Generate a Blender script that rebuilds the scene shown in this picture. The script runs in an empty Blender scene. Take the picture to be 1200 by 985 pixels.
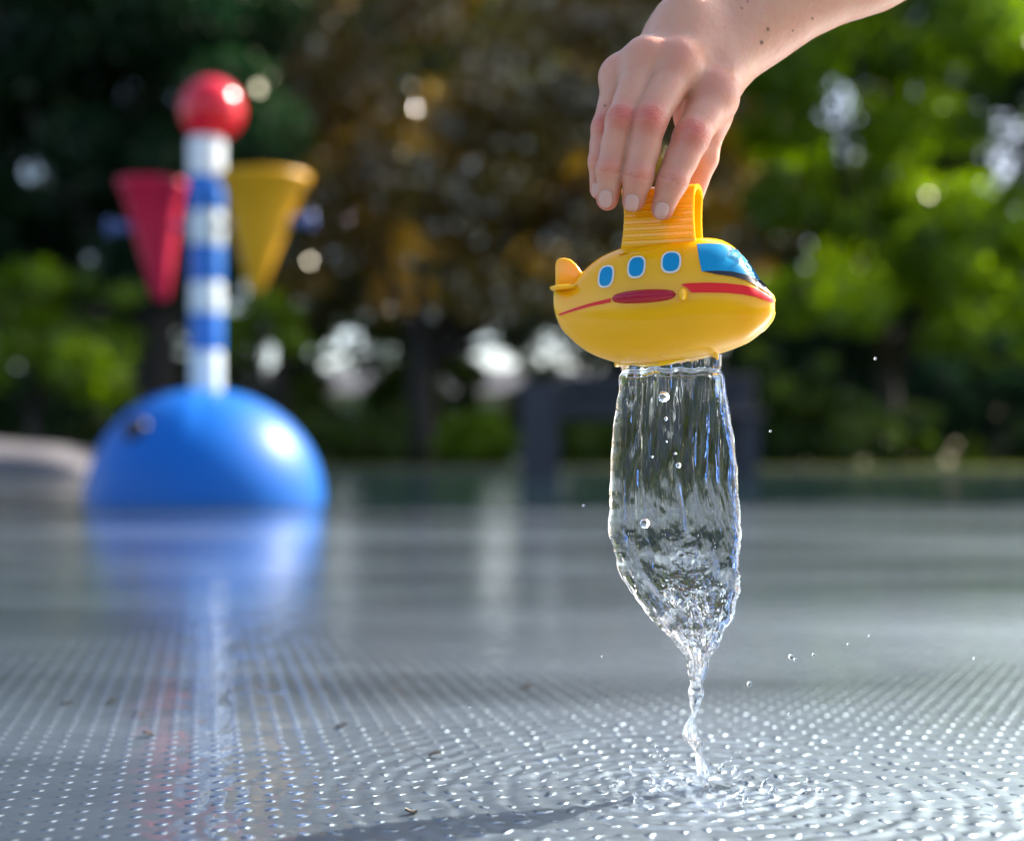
import bpy, bmesh, math, random
import numpy as np
from mathutils import Vector, Matrix

random.seed(7)
RNG = np.random.default_rng(11)
SC = bpy.context.scene
COL = SC.collection

# ------------------------------------------------------------------ camera geometry
CAMH = 0.1386         # lens height above the wet floor (m)
FD = 0.600            # distance of the toy (m)
PX = 0.36e-3          # metres per photograph pixel at the toy


def P(px, py, d=FD):
    """point at depth d (m from the camera) that appears at photograph pixel px, py"""
    s = PX * d / FD
    return Vector(((px - 600) * s, d, CAMH - (py - 540) * s))


def PM(px, py, dy):
    """same, depth as millimetres behind (+) or in front (-) of the toy's middle"""
    return P(px, py, FD + dy * 1e-3)


def RM(rpx, dy):
    return rpx * PX * (FD + dy * 1e-3) / FD


# ------------------------------------------------------------------ helpers
def tag(o, label=None, cat=None, group=None, kind=None):
    if label: o['label'] = label
    if cat: o['category'] = cat
    if group: o['group'] = group
    if kind: o['kind'] = kind
    return o


def mesh_np(name, verts, faces, mat=None, parent=None, smooth=True, uniform=None):
    """faces: (n,3|4) array or list of lists"""
    me = bpy.data.meshes.new(name)
    verts = np.asarray(verts, dtype=np.float32)
    if isinstance(faces, np.ndarray):
        nf, k = faces.shape
        me.vertices.add(len(verts)); me.vertices.foreach_set('co', verts.ravel())
        me.loops.add(nf * k); me.loops.foreach_set('vertex_index', faces.astype(np.int32).ravel())
        me.polygons.add(nf)
        me.polygons.foreach_set('loop_start', np.arange(0, nf * k, k, dtype=np.int32))
        me.polygons.foreach_set('loop_total', np.full(nf, k, dtype=np.int32))
        me.update(calc_edges=True); me.validate()
    else:
        me.from_pydata([tuple(map(float, v)) for v in verts], [], faces)
        me.update()
    if smooth:
        me.polygons.foreach_set('use_smooth', np.ones(len(me.polygons), dtype=bool))
    o = bpy.data.objects.new(name, me)
    COL.objects.link(o)
    if mat: me.materials.append(mat)
    if parent: o.parent = parent
    return o


def empty(name, loc=(0, 0, 0), rz=0.0):
    o = bpy.data.objects.new(name, None)
    COL.objects.link(o)
    o.location = loc; o.rotation_euler = (0, 0, rz)
    o.empty_display_size = 0.05
    return o


def lathe(profile, seg=48, centre=(0, 0, 0), cap=True):
    """profile list of (r, z) bottom to top"""
    v, f = [], []
    n = len(profile)
    for r, z in profile:
        for k in range(seg):
            a = 2 * math.pi * k / seg
            v.append((centre[0] + r * math.cos(a), centre[1] + r * math.sin(a), centre[2] + z))
    for i in range(n - 1):
        for k in range(seg):
            k2 = (k + 1) % seg
            f.append([i * seg + k, i * seg + k2, (i + 1) * seg + k2, (i + 1) * seg + k])
    if cap:
        f.append(list(range(seg))[::-1]); f.append([(n - 1) * seg + k for k in range(seg)])
    return v, f


def tube(points, radii, seg=10):
    v, f = [], []
    pts = [Vector(p) for p in points]
    for i, p in enumerate(pts):
        t = (pts[min(i + 1, len(pts) - 1)] - pts[max(i - 1, 0)]).normalized()
        up = Vector((0, 0, 1)) if abs(t.z) < .9 else Vector((0, 1, 0))
        a = t.cross(up).normalized(); b = t.cross(a).normalized()
        for k in range(seg):
            an = 2 * math.pi * k / seg
            v.append(p + (a * math.cos(an) + b * math.sin(an)) * radii[i])
    for i in range(len(pts) - 1):
        for k in range(seg):
            k2 = (k + 1) % seg
            f.append([i * seg + k, i * seg + k2, (i + 1) * seg + k2, (i + 1) * seg + k])
    f.append(list(range(seg))[::-1]); f.append([(len(pts) - 1) * seg + k for k in range(seg)])
    return v, f


def merge(parts):
    v, f = [], []
    for pv, pf in parts:
        o = len(v); v += [tuple(x) for x in pv]; f += [[i + o for i in q] for q in pf]
    return v, f


def box(c, s, bev=0.0):
    bm = bmesh.new()
    bmesh.ops.create_cube(bm, size=1)
    for v in bm.verts:
        v.co = Vector((v.co.x * s[0] + c[0], v.co.y * s[1] + c[1], v.co.z * s[2] + c[2]))
    if bev:
        bmesh.ops.bevel(bm, geom=bm.edges[:], offset=bev, segments=3, affect='EDGES', profile=.5)
    bm.verts.index_update()
    v = [x.co.copy() for x in bm.verts]; f = [[q.index for q in p.verts] for p in bm.faces]
    bm.free()
    return v, f


def interp(tab, x):
    t = np.array(tab, dtype=float)
    return np.interp(x, t[:, 0], t[:, 1])


def smooth_interp(tab, x):
    """Catmull-like smooth interpolation of a table (monotone x)"""
    t = np.array(tab, dtype=float)
    xs, ys = t[:, 0], t[:, 1]
    h = np.diff(xs); d = np.diff(ys) / h
    m = np.empty_like(ys); m[0], m[-1] = d[0], d[-1]
    m[1:-1] = np.where(d[:-1] * d[1:] <= 0, 0, (d[:-1] * h[1:] + d[1:] * h[:-1]) / (h[:-1] + h[1:]))
    x = np.clip(np.asarray(x, float), xs[0], xs[-1])
    i = np.clip(np.searchsorted(xs, x) - 1, 0, len(h) - 1)
    u = (x - xs[i]) / h[i]
    return (ys[i] * (1 + 2 * u) * (1 - u) ** 2 + h[i] * m[i] * u * (1 - u) ** 2
            + ys[i + 1] * u * u * (3 - 2 * u) - h[i] * m[i + 1] * u * u * (1 - u))


class Noise:
    """value noise on a lattice, trilinear with smooth fade"""
    def __init__(self, seed, n=32):
        self.n = n; self.t = np.random.default_rng(seed).uniform(-1, 1, (n, n, n))

    def __call__(self, x, y, z):
        n = self.n
        i, j, k = np.floor(x).astype(int), np.floor(y).astype(int), np.floor(z).astype(int)
        u, v, w = x - i, y - j, z - k
        u, v, w = [q * q * (3 - 2 * q) for q in (u, v, w)]
        t = self.t
        def g(a, b, c): return t[(i + a) % n, (j + b) % n, (k + c) % n]
        return (((g(0,0,0) * (1-u) + g(1,0,0) * u) * (1-v) + (g(0,1,0) * (1-u) + g(1,1,0) * u) * v) * (1-w)
                + ((g(0,0,1) * (1-u) + g(1,0,1) * u) * (1-v) + (g(0,1,1) * (1-u) + g(1,1,1) * u) * v) * w)

    def fbm(self, x, y, z, o=4):
        s, a = 0, 1.0
        for q in range(o):
            s = s + a * self(x, y, z); x, y, z = x * 2.03 + 7.1, y * 2.03 + 3.3, z * 2.03 + 5.7; a *= .5
        return s


# ------------------------------------------------------------------ materials
def new_mat(name):
    m = bpy.data.materials.new(name); m.use_nodes = True
    nt = m.node_tree
    b = nt.nodes['Principled BSDF']
    return m, nt, b


def N(nt, typ, **kw):
    n = nt.nodes.new(typ)
    for k, v in kw.items():
        if k.startswith('i_'):
            key = k[2:].replace('_', ' ')
            n.inputs[key].default_value = v
        else:
            setattr(n, k, v)
    return n


def noise_bump(nt, b, scale, strength, dist, detail=4, coord='Object', target='Normal'):
    tc = N(nt, 'ShaderNodeTexCoord')
    no = N(nt, 'ShaderNodeTexNoise'); no.inputs['Scale'].default_value = scale; no.inputs['Detail'].default_value = detail
    nt.links.new(tc.outputs[coord], no.inputs['Vector'])
    bu = N(nt, 'ShaderNodeBump'); bu.inputs['Strength'].default_value = strength; bu.inputs['Distance'].default_value = dist
    nt.links.new(no.outputs['Fac'], bu.inputs['Height'])
    nt.links.new(bu.outputs['Normal'], b.inputs[target])
    return no, bu


def plastic(name, col, rough=.3, var=.12, sub=0.0, bump=.0, bscale=300, coat=0.0, var_scale=40):
    m, nt, b = new_mat(name)
    b.inputs['Roughness'].default_value = rough
    tc = N(nt, 'ShaderNodeTexCoord')
    no = N(nt, 'ShaderNodeTexNoise'); no.inputs['Scale'].default_value = var_scale; no.inputs['Detail'].default_value = 5
    nt.links.new(tc.outputs['Object'], no.inputs['Vector'])
    mx = N(nt, 'ShaderNodeMix', data_type='RGBA')
    mx.inputs['A'].default_value = (*[c * (1 - var) for c in col], 1)
    mx.inputs['B'].default_value = (*[min(1, c * (1 + var)) for c in col], 1)
    nt.links.new(no.outputs['Fac'], mx.inputs['Factor'])
    nt.links.new(mx.outputs['Result'], b.inputs['Base Color'])
    mr = N(nt, 'ShaderNodeMapRange'); mr.inputs['To Min'].default_value = rough * .75; mr.inputs['To Max'].default_value = min(1, rough * 1.3)
    nt.links.new(no.outputs['Fac'], mr.inputs['Value']); nt.links.new(mr.outputs['Result'], b.inputs['Roughness'])
    if sub:
        b.inputs['Subsurface Weight'].default_value = sub
        b.inputs['Subsurface Radius'].default_value = (1, .8, .1)
        b.inputs['Subsurface Scale'].default_value = .006
    b.inputs['Coat Weight'].default_value = coat
    if bump:
        noise_bump(nt, b, bscale, bump, .001)
    return m


def glass(name, rough=0.0, clear=.05):
    m, nt, b = new_mat(name)
    b.inputs['Base Color'].default_value = (.98, .99, 1, 1)
    b.inputs['Roughness'].default_value = rough
    b.inputs['IOR'].default_value = 1.333
    b.inputs['Transmission Weight'].default_value = 1.0
    out = nt.nodes['Material Output']; tp = N(nt, 'ShaderNodeBsdfTransparent'); mx = N(nt, 'ShaderNodeMixShader')
    mx.inputs[0].default_value = clear
    nt.links.new(b.outputs[0], mx.inputs[1]); nt.links.new(tp.outputs[0], mx.inputs[2]); nt.links.new(mx.outputs[0], out.inputs['Surface'])
    return m


def leaf_mat(name, c_dark, c_light, gloss=.06, transl=.45, rough=.3):
    m = bpy.data.materials.new(name); m.use_nodes = True
    nt = m.node_tree; nt.nodes.clear()
    out = N(nt, 'ShaderNodeOutputMaterial')
    at = N(nt, 'ShaderNodeAttribute', attribute_name='leaf_tone')
    mx = N(nt, 'ShaderNodeMix', data_type='RGBA')
    mx.inputs['A'].default_value = (*c_dark, 1); mx.inputs['B'].default_value = (*c_light, 1)
    nt.links.new(at.outputs['Fac'], mx.inputs['Factor'])
    di = N(nt, 'ShaderNodeBsdfDiffuse'); tr = N(nt, 'ShaderNodeBsdfTranslucent'); gl = N(nt, 'ShaderNodeBsdfGlossy')
    gl.inputs['Roughness'].default_value = rough
    gl.inputs['Color'].default_value = (1, .92, .75, 1)
    nt.links.new(mx.outputs['Result'], di.inputs['Color'])
    hs = N(nt, 'ShaderNodeHueSaturation'); hs.inputs['Saturation'].default_value = 1.15; hs.inputs['Value'].default_value = 1.9
    nt.links.new(mx.outputs['Result'], hs.inputs['Color']); nt.links.new(hs.outputs['Color'], tr.inputs['Color'])
    a = N(nt, 'ShaderNodeMixShader'); a.inputs[0].default_value = transl
    nt.links.new(di.outputs[0], a.inputs[1]); nt.links.new(tr.outputs[0], a.inputs[2])
    c = N(nt, 'ShaderNodeMixShader'); c.inputs[0].default_value = gloss
    nt.links.new(a.outputs[0], c.inputs[1]); nt.links.new(gl.outputs[0], c.inputs[2])
    nt.links.new(c.outputs[0], out.inputs['Surface'])
    return m


M = {}
M['yellow'] = plastic('yellow_plastic', (.97, .46, .002), .18, .05, sub=.75, coat=.15)
M['yellow'].node_tree.nodes['Principled BSDF'].inputs['Subsurface Scale'].default_value = .014
M['yellow_thin'] = plastic('yellow_thin_plastic', (.97, .44, .002), .18, .05, sub=.3)
M['blue_print'] = plastic('blue_print', (.0, .25, .48), .22, .05)
M['white_print'] = plastic('white_print', (.8, .72, .6), .25, .05)
M['black_print'] = plastic('black_print', (.012, .012, .016), .2, .1)
M['red_print'] = plastic('red_print', (.80, .004, .004), .3, .06)
M['dark_red'] = plastic('dark_red', (.42, .008, .03), .25, .08)
M['post_red'] = plastic('red_paint', (.62, .004, .02), .16, .08, var_scale=6)
M['post_blue'] = plastic('blue_paint', (.0, .115, .45), .42, .08, coat=.0, var_scale=5)
M['band_blue'] = plastic('band_blue_paint', (.0, .14, .55), .35, .08, var_scale=5)
M['post_white'] = plastic('white_paint', (.66, .74, .78), .3, .06, var_scale=6)
M['bucket_red'] = plastic('red_bucket', (.5, .008, .045), .4, .12, var_scale=6)
M['bucket_yellow'] = plastic('yellow_bucket', (.62, .30, .006), .4, .12, var_scale=6)
M['dark_plastic'] = plastic('dark_plastic', (.012, .008, .012), .4, .2)
M['bracket'] = plastic('bracket_metal', (.08, .12, .3), .35, .2)
M['bench_wood'] = plastic('bench_wood', (.009, .009, .015), .6, .35, var_scale=3)
M['concrete'] = plastic('concrete', (.035, .034, .042), .85, .25, bump=.3, bscale=30, var_scale=4)
M['pale_concrete'] = plastic('pale_concrete', (.11, .10, .105), .85, .2, bump=.3, bscale=30, var_scale=4)
M['bark'] = plastic('bark', (.03, .024, .02), .9, .5, bump=.8, bscale=12, var_scale=5)
M['dead_leaf'] = plastic('dead_leaf', (.05, .03, .012), .5, .5, var_scale=200)
M['nail'] = plastic('nail', (.70, .37, .30), .3, .05, sub=.3)
M['water'] = glass('clear_water', 0.012)
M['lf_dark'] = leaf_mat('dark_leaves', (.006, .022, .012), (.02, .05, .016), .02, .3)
M['lf_copper'] = leaf_mat('copper_leaves', (.078, .043, .010), (.21, .14, .017), .18, .45, .15)
M['lf_bright'] = leaf_mat('bright_leaves', (.045, .10, .003), (.18, .27, .006), .03, .62)
M['lf_shrub'] = leaf_mat('shrub_leaves', (.012, .035, .006), (.09, .14, .008), .04, .45)
M['lf_olive'] = leaf_mat('olive_leaves', (.03, .036, .004), (.10, .10, .008), .16, .45, .15)

M['post_blue'].node_tree.nodes['Principled BSDF'].inputs['Specular IOR Level'].default_value = .28
M['post_blue'].node_tree.nodes['Principled BSDF'].inputs['Coat Roughness'].default_value = .07
for k_ in ('bucket_red', 'bucket_yellow'): M[k_].node_tree.nodes['Principled BSDF'].inputs['Specular IOR Level'].default_value = .25
for k_ in ('red_print', 'blue_print', 'dark_red', 'yellow'): M[k_].node_tree.nodes['Principled BSDF'].inputs['Specular IOR Level'].default_value = .32

# ------------------------------------------------------------------ world, sun, camera
SUN_DIR = Vector((.66, .43, .66)).normalized()
world = bpy.data.worlds.new('World'); SC.world = world; world.use_nodes = True
wt = world.node_tree
sky = wt.nodes.new('ShaderNodeTexSky'); sky.sky_type = 'NISHITA'; sky.sun_disc = False
sky.sun_elevation = math.asin(SUN_DIR.z); sky.sun_rotation = math.atan2(SUN_DIR.x, SUN_DIR.y)
sky.air_density = .8; sky.dust_density = 2.2; sky.ozone_density = .3
bg = wt.nodes['Background']; bg.inputs['Strength'].default_value = .15
wt.links.new(sky.outputs[0], bg.inputs['Color'])

sl = bpy.data.lights.new('sun', 'SUN'); sl.energy = 5.0; sl.angle = math.radians(.53); sl.color = (1, .95, .86)
so = bpy.data.objects.new('sun', sl); COL.objects.link(so)
so.rotation_euler = (-SUN_DIR).to_track_quat('-Z', 'Y').to_euler(); so.location = (6, 8, 9)

cd = bpy.data.cameras.new('camera'); cam = bpy.data.objects.new('camera', cd); COL.objects.link(cam)
cam.location = (0, 0, CAMH); cam.rotation_euler = (math.radians(90), 0, 0)
cd.sensor_width = 36; cd.lens = 36 * FD / (1200 * PX); cd.shift_y = 47.5 / 1200
cd.clip_start = .02; cd.clip_end = 2000
cd.dof.use_dof = True; cd.dof.focus_distance = .590; cd.dof.aperture_fstop = 4.9
SC.camera = cam
SC.view_settings.view_transform = 'Standard'; SC.view_settings.look = 'None'
SC.view_settings.exposure = 1.35; SC.view_settings.gamma = 1
SC.render.engine = 'CYCLES'
cy = SC.cycles
cy.max_bounces = 14; cy.transmission_bounces = 12; cy.glossy_bounces = 5; cy.diffuse_bounces = 3; cy.transparent_max_bounces = 8
cy.caustics_reflective = True; cy.caustics_refractive = True; cy.sample_clamp_indirect = 12; cy.blur_glossy = .8
cy.use_denoising = True
try: cy.denoiser = 'OPENIMAGEDENOISE'
except Exception: pass
cy.use_adaptive_sampling = True; cy.adaptive_threshold = .008

SPLASH = (P(820, 925).x, FD)


# ------------------------------------------------------------------ ground, grass, wet floor
def grid_axis(dense0, dense1, step, end0, end1, g=1.09):
    mid = list(np.arange(dense0, dense1, step))
    hi, s = [dense1], step
    while hi[-1] < end1: s *= g; hi.append(hi[-1] + s)
    hi[-1] = end1
    lo, s = [], step; x = dense0
    while x > end0: s *= g; x -= s; lo.append(x)
    if lo: lo[-1] = end0
    return np.array(lo[::-1] + mid + hi)


def build_floor():
    xs = grid_axis(-.34, .34, .0016, -16, 16)
    ys = grid_axis(.36, .98, .0016, .05, 17.8)
    X, Y = np.meshgrid(xs, ys, indexing='ij')
    r = np.hypot(X - SPLASH[0], Y - SPLASH[1])
    nz = Noise(3); nz2 = Noise(5)
    th = np.arctan2(Y - SPLASH[1], X - SPLASH[0])
    wob = nz.fbm(X * 30, Y * 30, X * 0 + .5, 3) * .006
    rr = r + wob * np.clip(r / .05, 0, 1)
    ring = np.sin(rr * 2 * math.pi / .0078) * np.exp(-(r / .085) ** 2) * .00028
    ring += np.sin(rr * 2 * math.pi / .0125 + 1) * np.exp(-((r - .12) / .075) ** 2) * .00024
    # chop kicked up by earlier pours
    chop = np.zeros_like(X)
    rg = np.random.default_rng(4)
    for i in range(46):
        lam = rg.uniform(.0045, .018); a = rg.uniform(0, 2 * math.pi)
        chop += np.sin((X * math.cos(a) + Y * math.sin(a)) * 2 * math.pi / lam + rg.uniform(0, 7)) * lam
    chop *= .0027
    env = np.exp(-(np.clip(r - .05, 0, 9) / .085) ** 2) * 1.0 + np.exp(-(((X - .02) / .22) ** 2 + ((Y - .50) / .09) ** 2)) * .6
    turb = np.abs(nz2.fbm(X * 150, Y * 150, X * 0, 3)) * np.exp(-(r / .045) ** 2) * .0015
    calm = nz.fbm(X * 22, Y * 22, X * 0 + 3.3, 3) * .00022
    Z = ring + chop * env * (.6 + .5 * nz(X * 25, Y * 25, X * 0)) + turb + calm
    fade = np.clip((.42 - np.abs(X)) / .12, 0, 1) * np.clip((1.15 - Y) / .25, 0, 1) * np.clip((Y - .1) / .2, 0, 1)
    Z *= fade
    nx, ny = X.shape
    idx = np.arange(nx * ny).reshape(nx, ny)
    F = np.stack([idx[:-1, :-1], idx[1:, :-1], idx[1:, 1:], idx[:-1, 1:]], -1).reshape(-1, 4)
    V = np.stack([X, Y, Z], -1).reshape(-1, 3)
    m, nt, b = new_mat('wet_steel')
    L = nt.links.new
    geo = N(nt, 'ShaderNodeNewGeometry')
    # radial mask round the splash
    dist = N(nt, 'ShaderNodeVectorMath', operation='DISTANCE'); dist.inputs[1].default_value = (SPLASH[0], SPLASH[1], 0)
    L(geo.outputs['Position'], dist.inputs[0])
    msk = N(nt, 'ShaderNodeMapRange', interpolation_type='SMOOTHSTEP')
    msk.inputs['From Min'].default_value = .10; msk.inputs['From Max'].default_value = .27
    msk.inputs['To Min'].default_value = 1; msk.inputs['To Max'].default_value = 0
    L(dist.outputs['Value'], msk.inputs['Value'])
    # pattern seen through moving water
    wn = N(nt, 'ShaderNodeTexNoise'); wn.inputs['Scale'].default_value = 85; wn.inputs['Detail'].default_value = 2
    L(geo.outputs['Position'], wn.inputs['Vector'])
    sub = N(nt, 'ShaderNodeVectorMath', operation='SUBTRACT'); sub.inputs[1].default_value = (.5, .5, .5)
    L(wn.outputs['Color'], sub.inputs[0])
    amp = N(nt, 'ShaderNodeMath', operation='MULTIPLY_ADD'); amp.inputs[1].default_value = .010; amp.inputs[2].default_value = .0022
    L(msk.outputs['Result'], amp.inputs[0])
    sc = N(nt, 'ShaderNodeVectorMath', operation='SCALE'); L(sub.outputs[0], sc.inputs[0]); L(amp.outputs[0], sc.inputs['Scale'])
    add = N(nt, 'ShaderNodeVectorMath', operation='ADD'); L(geo.outputs['Position'], add.inputs[0]); L(sc.outputs[0], add.inputs[1])
    rot = N(nt, 'ShaderNodeVectorRotate', rotation_type='Z_AXIS'); rot.inputs['Angle'].default_value = math.radians(-12.2)
    L(add.outputs[0], rot.inputs['Vector'])
    div = N(nt, 'ShaderNodeVectorMath', operation='DIVIDE'); div.inputs[1].default_value = (.0105, .0135, 1); L(rot.outputs[0], div.inputs[0])
    fr = N(nt, 'ShaderNodeVectorMath', operation='FRACTION'); L(div.outputs[0], fr.inputs[0])
    s2 = N(nt, 'ShaderNodeVectorMath', operation='SUBTRACT'); s2.inputs[1].default_value = (.5, .5, 0); L(fr.outputs[0], s2.inputs[0])
    mul = N(nt, 'ShaderNodeVectorMath', operation='MULTIPLY'); mul.inputs[1].default_value = (.0105, .0135, 0); L(s2.outputs[0], mul.inputs[0])
    ln = N(nt, 'ShaderNodeVectorMath', operation='LENGTH'); L(mul.outputs[0], ln.inputs[0])
    dm = N(nt, 'ShaderNodeMapRange', interpolation_type='SMOOTHSTEP')
    dm.inputs['From Min'].default_value = 0; dm.inputs['From Max'].default_value = .0031
    dm.inputs['To Min'].default_value = 1; dm.inputs['To Max'].default_value = 0
    L(ln.outputs['Value'], dm.inputs['Value'])
    bd = N(nt, 'ShaderNodeBump'); bd.inputs['Strength'].default_value = 1; bd.inputs['Distance'].default_value = .0011
    L(dm.outputs['Result'], bd.inputs['Height'])
    # fine scratches
    fn = N(nt, 'ShaderNodeTexNoise'); fn.inputs['Scale'].default_value = 420; fn.inputs['Detail'].default_value = 3
    L(geo.outputs['Position'], fn.inputs['Vector'])
    bf = N(nt, 'ShaderNodeBump'); bf.inputs['Strength'].default_value = .25; bf.inputs['Distance'].default_value = .0004
    L(fn.outputs['Fac'], bf.inputs['Height']); L(bd.outputs['Normal'], bf.inputs['Normal'])
    L(bf.outputs['Normal'], b.inputs['Normal'])
    # water film ripples
    rn = N(nt, 'ShaderNodeTexNoise'); rn.inputs['Scale'].default_value = 34; rn.inputs['Detail'].default_value = 3
    L(geo.outputs['Position'], rn.inputs['Vector'])
    br = N(nt, 'ShaderNodeBump'); br.inputs['Strength'].default_value = .30; br.inputs['Distance'].default_value = .004
    L(rn.outputs['Fac'], br.inputs['Height'])
    bc = N(nt, 'ShaderNodeBump'); bc.inputs['Strength'].default_value = .35; bc.inputs['Distance'].default_value = .0011
    L(dm.outputs['Result'], bc.inputs['Height']); L(br.outputs['Normal'], bc.inputs['Normal'])
    L(bc.outputs['Normal'], b.inputs['Coat Normal'])
    # broad patches where the film is thinner
    st = N(nt, 'ShaderNodeMapping'); st.inputs['Scale'].default_value = (.55, 1.9, 1)
    L(geo.outputs['Position'], st.inputs['Vector'])
    pn = N(nt, 'ShaderNodeTexNoise'); pn.inputs['Scale'].default_value = 1.3; pn.inputs['Detail'].default_value = 4
    L(st.outputs[0], pn.inputs['Vector'])
    cr = N(nt, 'ShaderNodeMapRange'); cr.inputs['From Min'].default_value = .35; cr.inputs['From Max'].default_value = .65
    cr.inputs['To Min'].default_value = .34; cr.inputs['To Max'].default_value = .56
    L(pn.outputs['Fac'], cr.inputs['Value']); L(cr.outputs['Result'], b.inputs['Roughness'])
    # dark reflection bands painted into the base colour as noise patches, farther out
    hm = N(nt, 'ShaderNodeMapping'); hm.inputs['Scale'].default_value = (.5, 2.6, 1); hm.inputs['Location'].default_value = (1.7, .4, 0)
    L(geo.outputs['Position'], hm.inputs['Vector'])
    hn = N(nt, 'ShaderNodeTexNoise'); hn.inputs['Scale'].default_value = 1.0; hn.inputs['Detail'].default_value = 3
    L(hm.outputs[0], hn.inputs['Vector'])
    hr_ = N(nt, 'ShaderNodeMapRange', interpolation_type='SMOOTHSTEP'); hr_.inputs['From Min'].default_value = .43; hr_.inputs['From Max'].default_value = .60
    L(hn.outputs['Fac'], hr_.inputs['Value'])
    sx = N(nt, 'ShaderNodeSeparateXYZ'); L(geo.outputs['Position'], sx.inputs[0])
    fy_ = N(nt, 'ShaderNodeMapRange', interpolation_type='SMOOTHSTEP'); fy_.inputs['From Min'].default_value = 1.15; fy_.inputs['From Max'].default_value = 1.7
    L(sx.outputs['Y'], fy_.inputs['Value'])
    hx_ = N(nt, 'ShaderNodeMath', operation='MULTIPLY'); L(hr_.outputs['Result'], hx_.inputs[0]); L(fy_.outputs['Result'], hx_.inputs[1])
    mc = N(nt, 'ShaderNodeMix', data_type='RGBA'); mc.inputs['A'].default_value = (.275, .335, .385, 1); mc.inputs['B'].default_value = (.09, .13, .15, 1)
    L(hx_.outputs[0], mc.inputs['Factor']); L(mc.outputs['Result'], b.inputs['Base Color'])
    b.inputs['Metallic'].default_value = 1
    b.inputs['Coat Weight'].default_value = 1; b.inputs['Coat Roughness'].default_value = .05; b.inputs['Coat IOR'].default_value = 1.48
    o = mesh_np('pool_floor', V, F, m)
    tag(o, kind='structure')
    return o


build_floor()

wm, nt, b = new_mat('deep_water')
b.inputs['Base Color'].default_value = (.012, .03, .034, 1); b.inputs['Roughness'].default_value = .06; b.inputs['IOR'].default_value = 1.333
geo = N(nt, 'ShaderNodeNewGeometry'); mp = N(nt, 'ShaderNodeMapping'); mp.inputs['Scale'].default_value = (2.2, 5, 1)
nt.links.new(geo.outputs['Position'], mp.inputs['Vector'])
no = N(nt, 'ShaderNodeTexNoise'); no.inputs['Scale'].default_value = 2.2; no.inputs['Detail'].default_value = 4
nt.links.new(mp.outputs[0], no.inputs['Vector'])
bu = N(nt, 'ShaderNodeBump'); bu.inputs['Strength'].default_value = .12; bu.inputs['Distance'].default_value = .03
nt.links.new(no.outputs['Fac'], bu.inputs['Height']); nt.links.new(bu.outputs['Normal'], b.inputs['Normal'])
wn_ = Noise(8); xs_w = np.linspace(-15.9, 15.9, 500)
near_ = 4.3 + .5 * wn_.fbm(xs_w * .9, xs_w * 0, xs_w * 0, 4)
V = np.vstack([np.stack([xs_w, near_, np.full(500, .004)], 1), np.stack([xs_w, np.full(500, 17.79), np.full(500, .004)], 1)])
i_ = np.arange(499)
wo_ = mesh_np('water', V, np.stack([i_, i_ + 1, i_ + 501, i_ + 500], 1), wm)
tag(wo_, kind='structure')

gm, nt, b = new_mat('soil_and_lawn')
tc = N(nt, 'ShaderNodeTexCoord'); no = N(nt, 'ShaderNodeTexNoise'); no.inputs['Scale'].default_value = .8; no.inputs['Detail'].default_value = 8
nt.links.new(tc.outputs['Object'], no.inputs['Vector'])
mx = N(nt, 'ShaderNodeMix', data_type='RGBA'); mx.inputs['A'].default_value = (.03, .045, .01, 1); mx.inputs['B'].default_value = (.10, .11, .025, 1)
nt.links.new(no.outputs['Fac'], mx.inputs['Factor']); nt.links.new(mx.outputs['Result'], b.inputs['Base Color'])
b.inputs['Roughness'].default_value = .95
g = mesh_np('ground', [(-900, -600, -.03), (900, -600, -.03), (900, 1200, -.03), (-900, 1200, -.03)], [[0, 1, 2, 3]], gm)
tag(g, kind='structure')

# edge kerb of the pool
kv = box((0, 17.95, .0), (32, .29, .07), .02)
k = mesh_np('kerb', kv[0], kv[1], M['concrete']); tag(k, kind='structure')


# ------------------------------------------------------------------ leaves
def leaf_cloud(name, centres, radii, n, size, mat, parent=None, seed=0, squash=.75, core=.25):
    rg = np.random.default_rng(seed)
    c = np.asarray(centres, float); R = np.asarray(radii, float)
    w = R ** 2.2; w /= w.sum()
    which = rg.choice(len(c), n, p=w)
    d = rg.normal(size=(n, 3)); d /= np.linalg.norm(d, axis=1, keepdims=True)
    rad = (core + (1 - core) * rg.random(n) ** .6)
    p = c[which] + d * (R[which] * rad)[:, None] * np.array([1, 1, squash])
    u = rg.normal(size=(n, 3)); u[:, 2] -= .4; u /= np.linalg.norm(u, axis=1, keepdims=True)
    q = rg.normal(size=(n, 3)); q += d * .8 + np.array([0, 0, .5])
    v = np.cross(u, q); v /= np.linalg.norm(v, axis=1, keepdims=True)
    s = size * rg.uniform(.6, 1.3, n)[:, None]
    nn = np.cross(u, v)
    V = np.stack([p - u * s * .5, p + v * s * .30 + nn * s * .06, p + u * s * .5, p - v * s * .30 + nn * s * .06], 1).reshape(-1, 3)
    F = np.arange(4 * n).reshape(n, 4)
    o = mesh_np(name, V, F, mat, parent, smooth=False)
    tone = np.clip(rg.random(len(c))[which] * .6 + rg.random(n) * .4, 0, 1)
    a = o.data.attributes.new('leaf_tone', 'FLOAT', 'FACE')
    if len(o.data.polygons) == n: a.data.foreach_set('value', tone.astype(np.float32))
    return o


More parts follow.
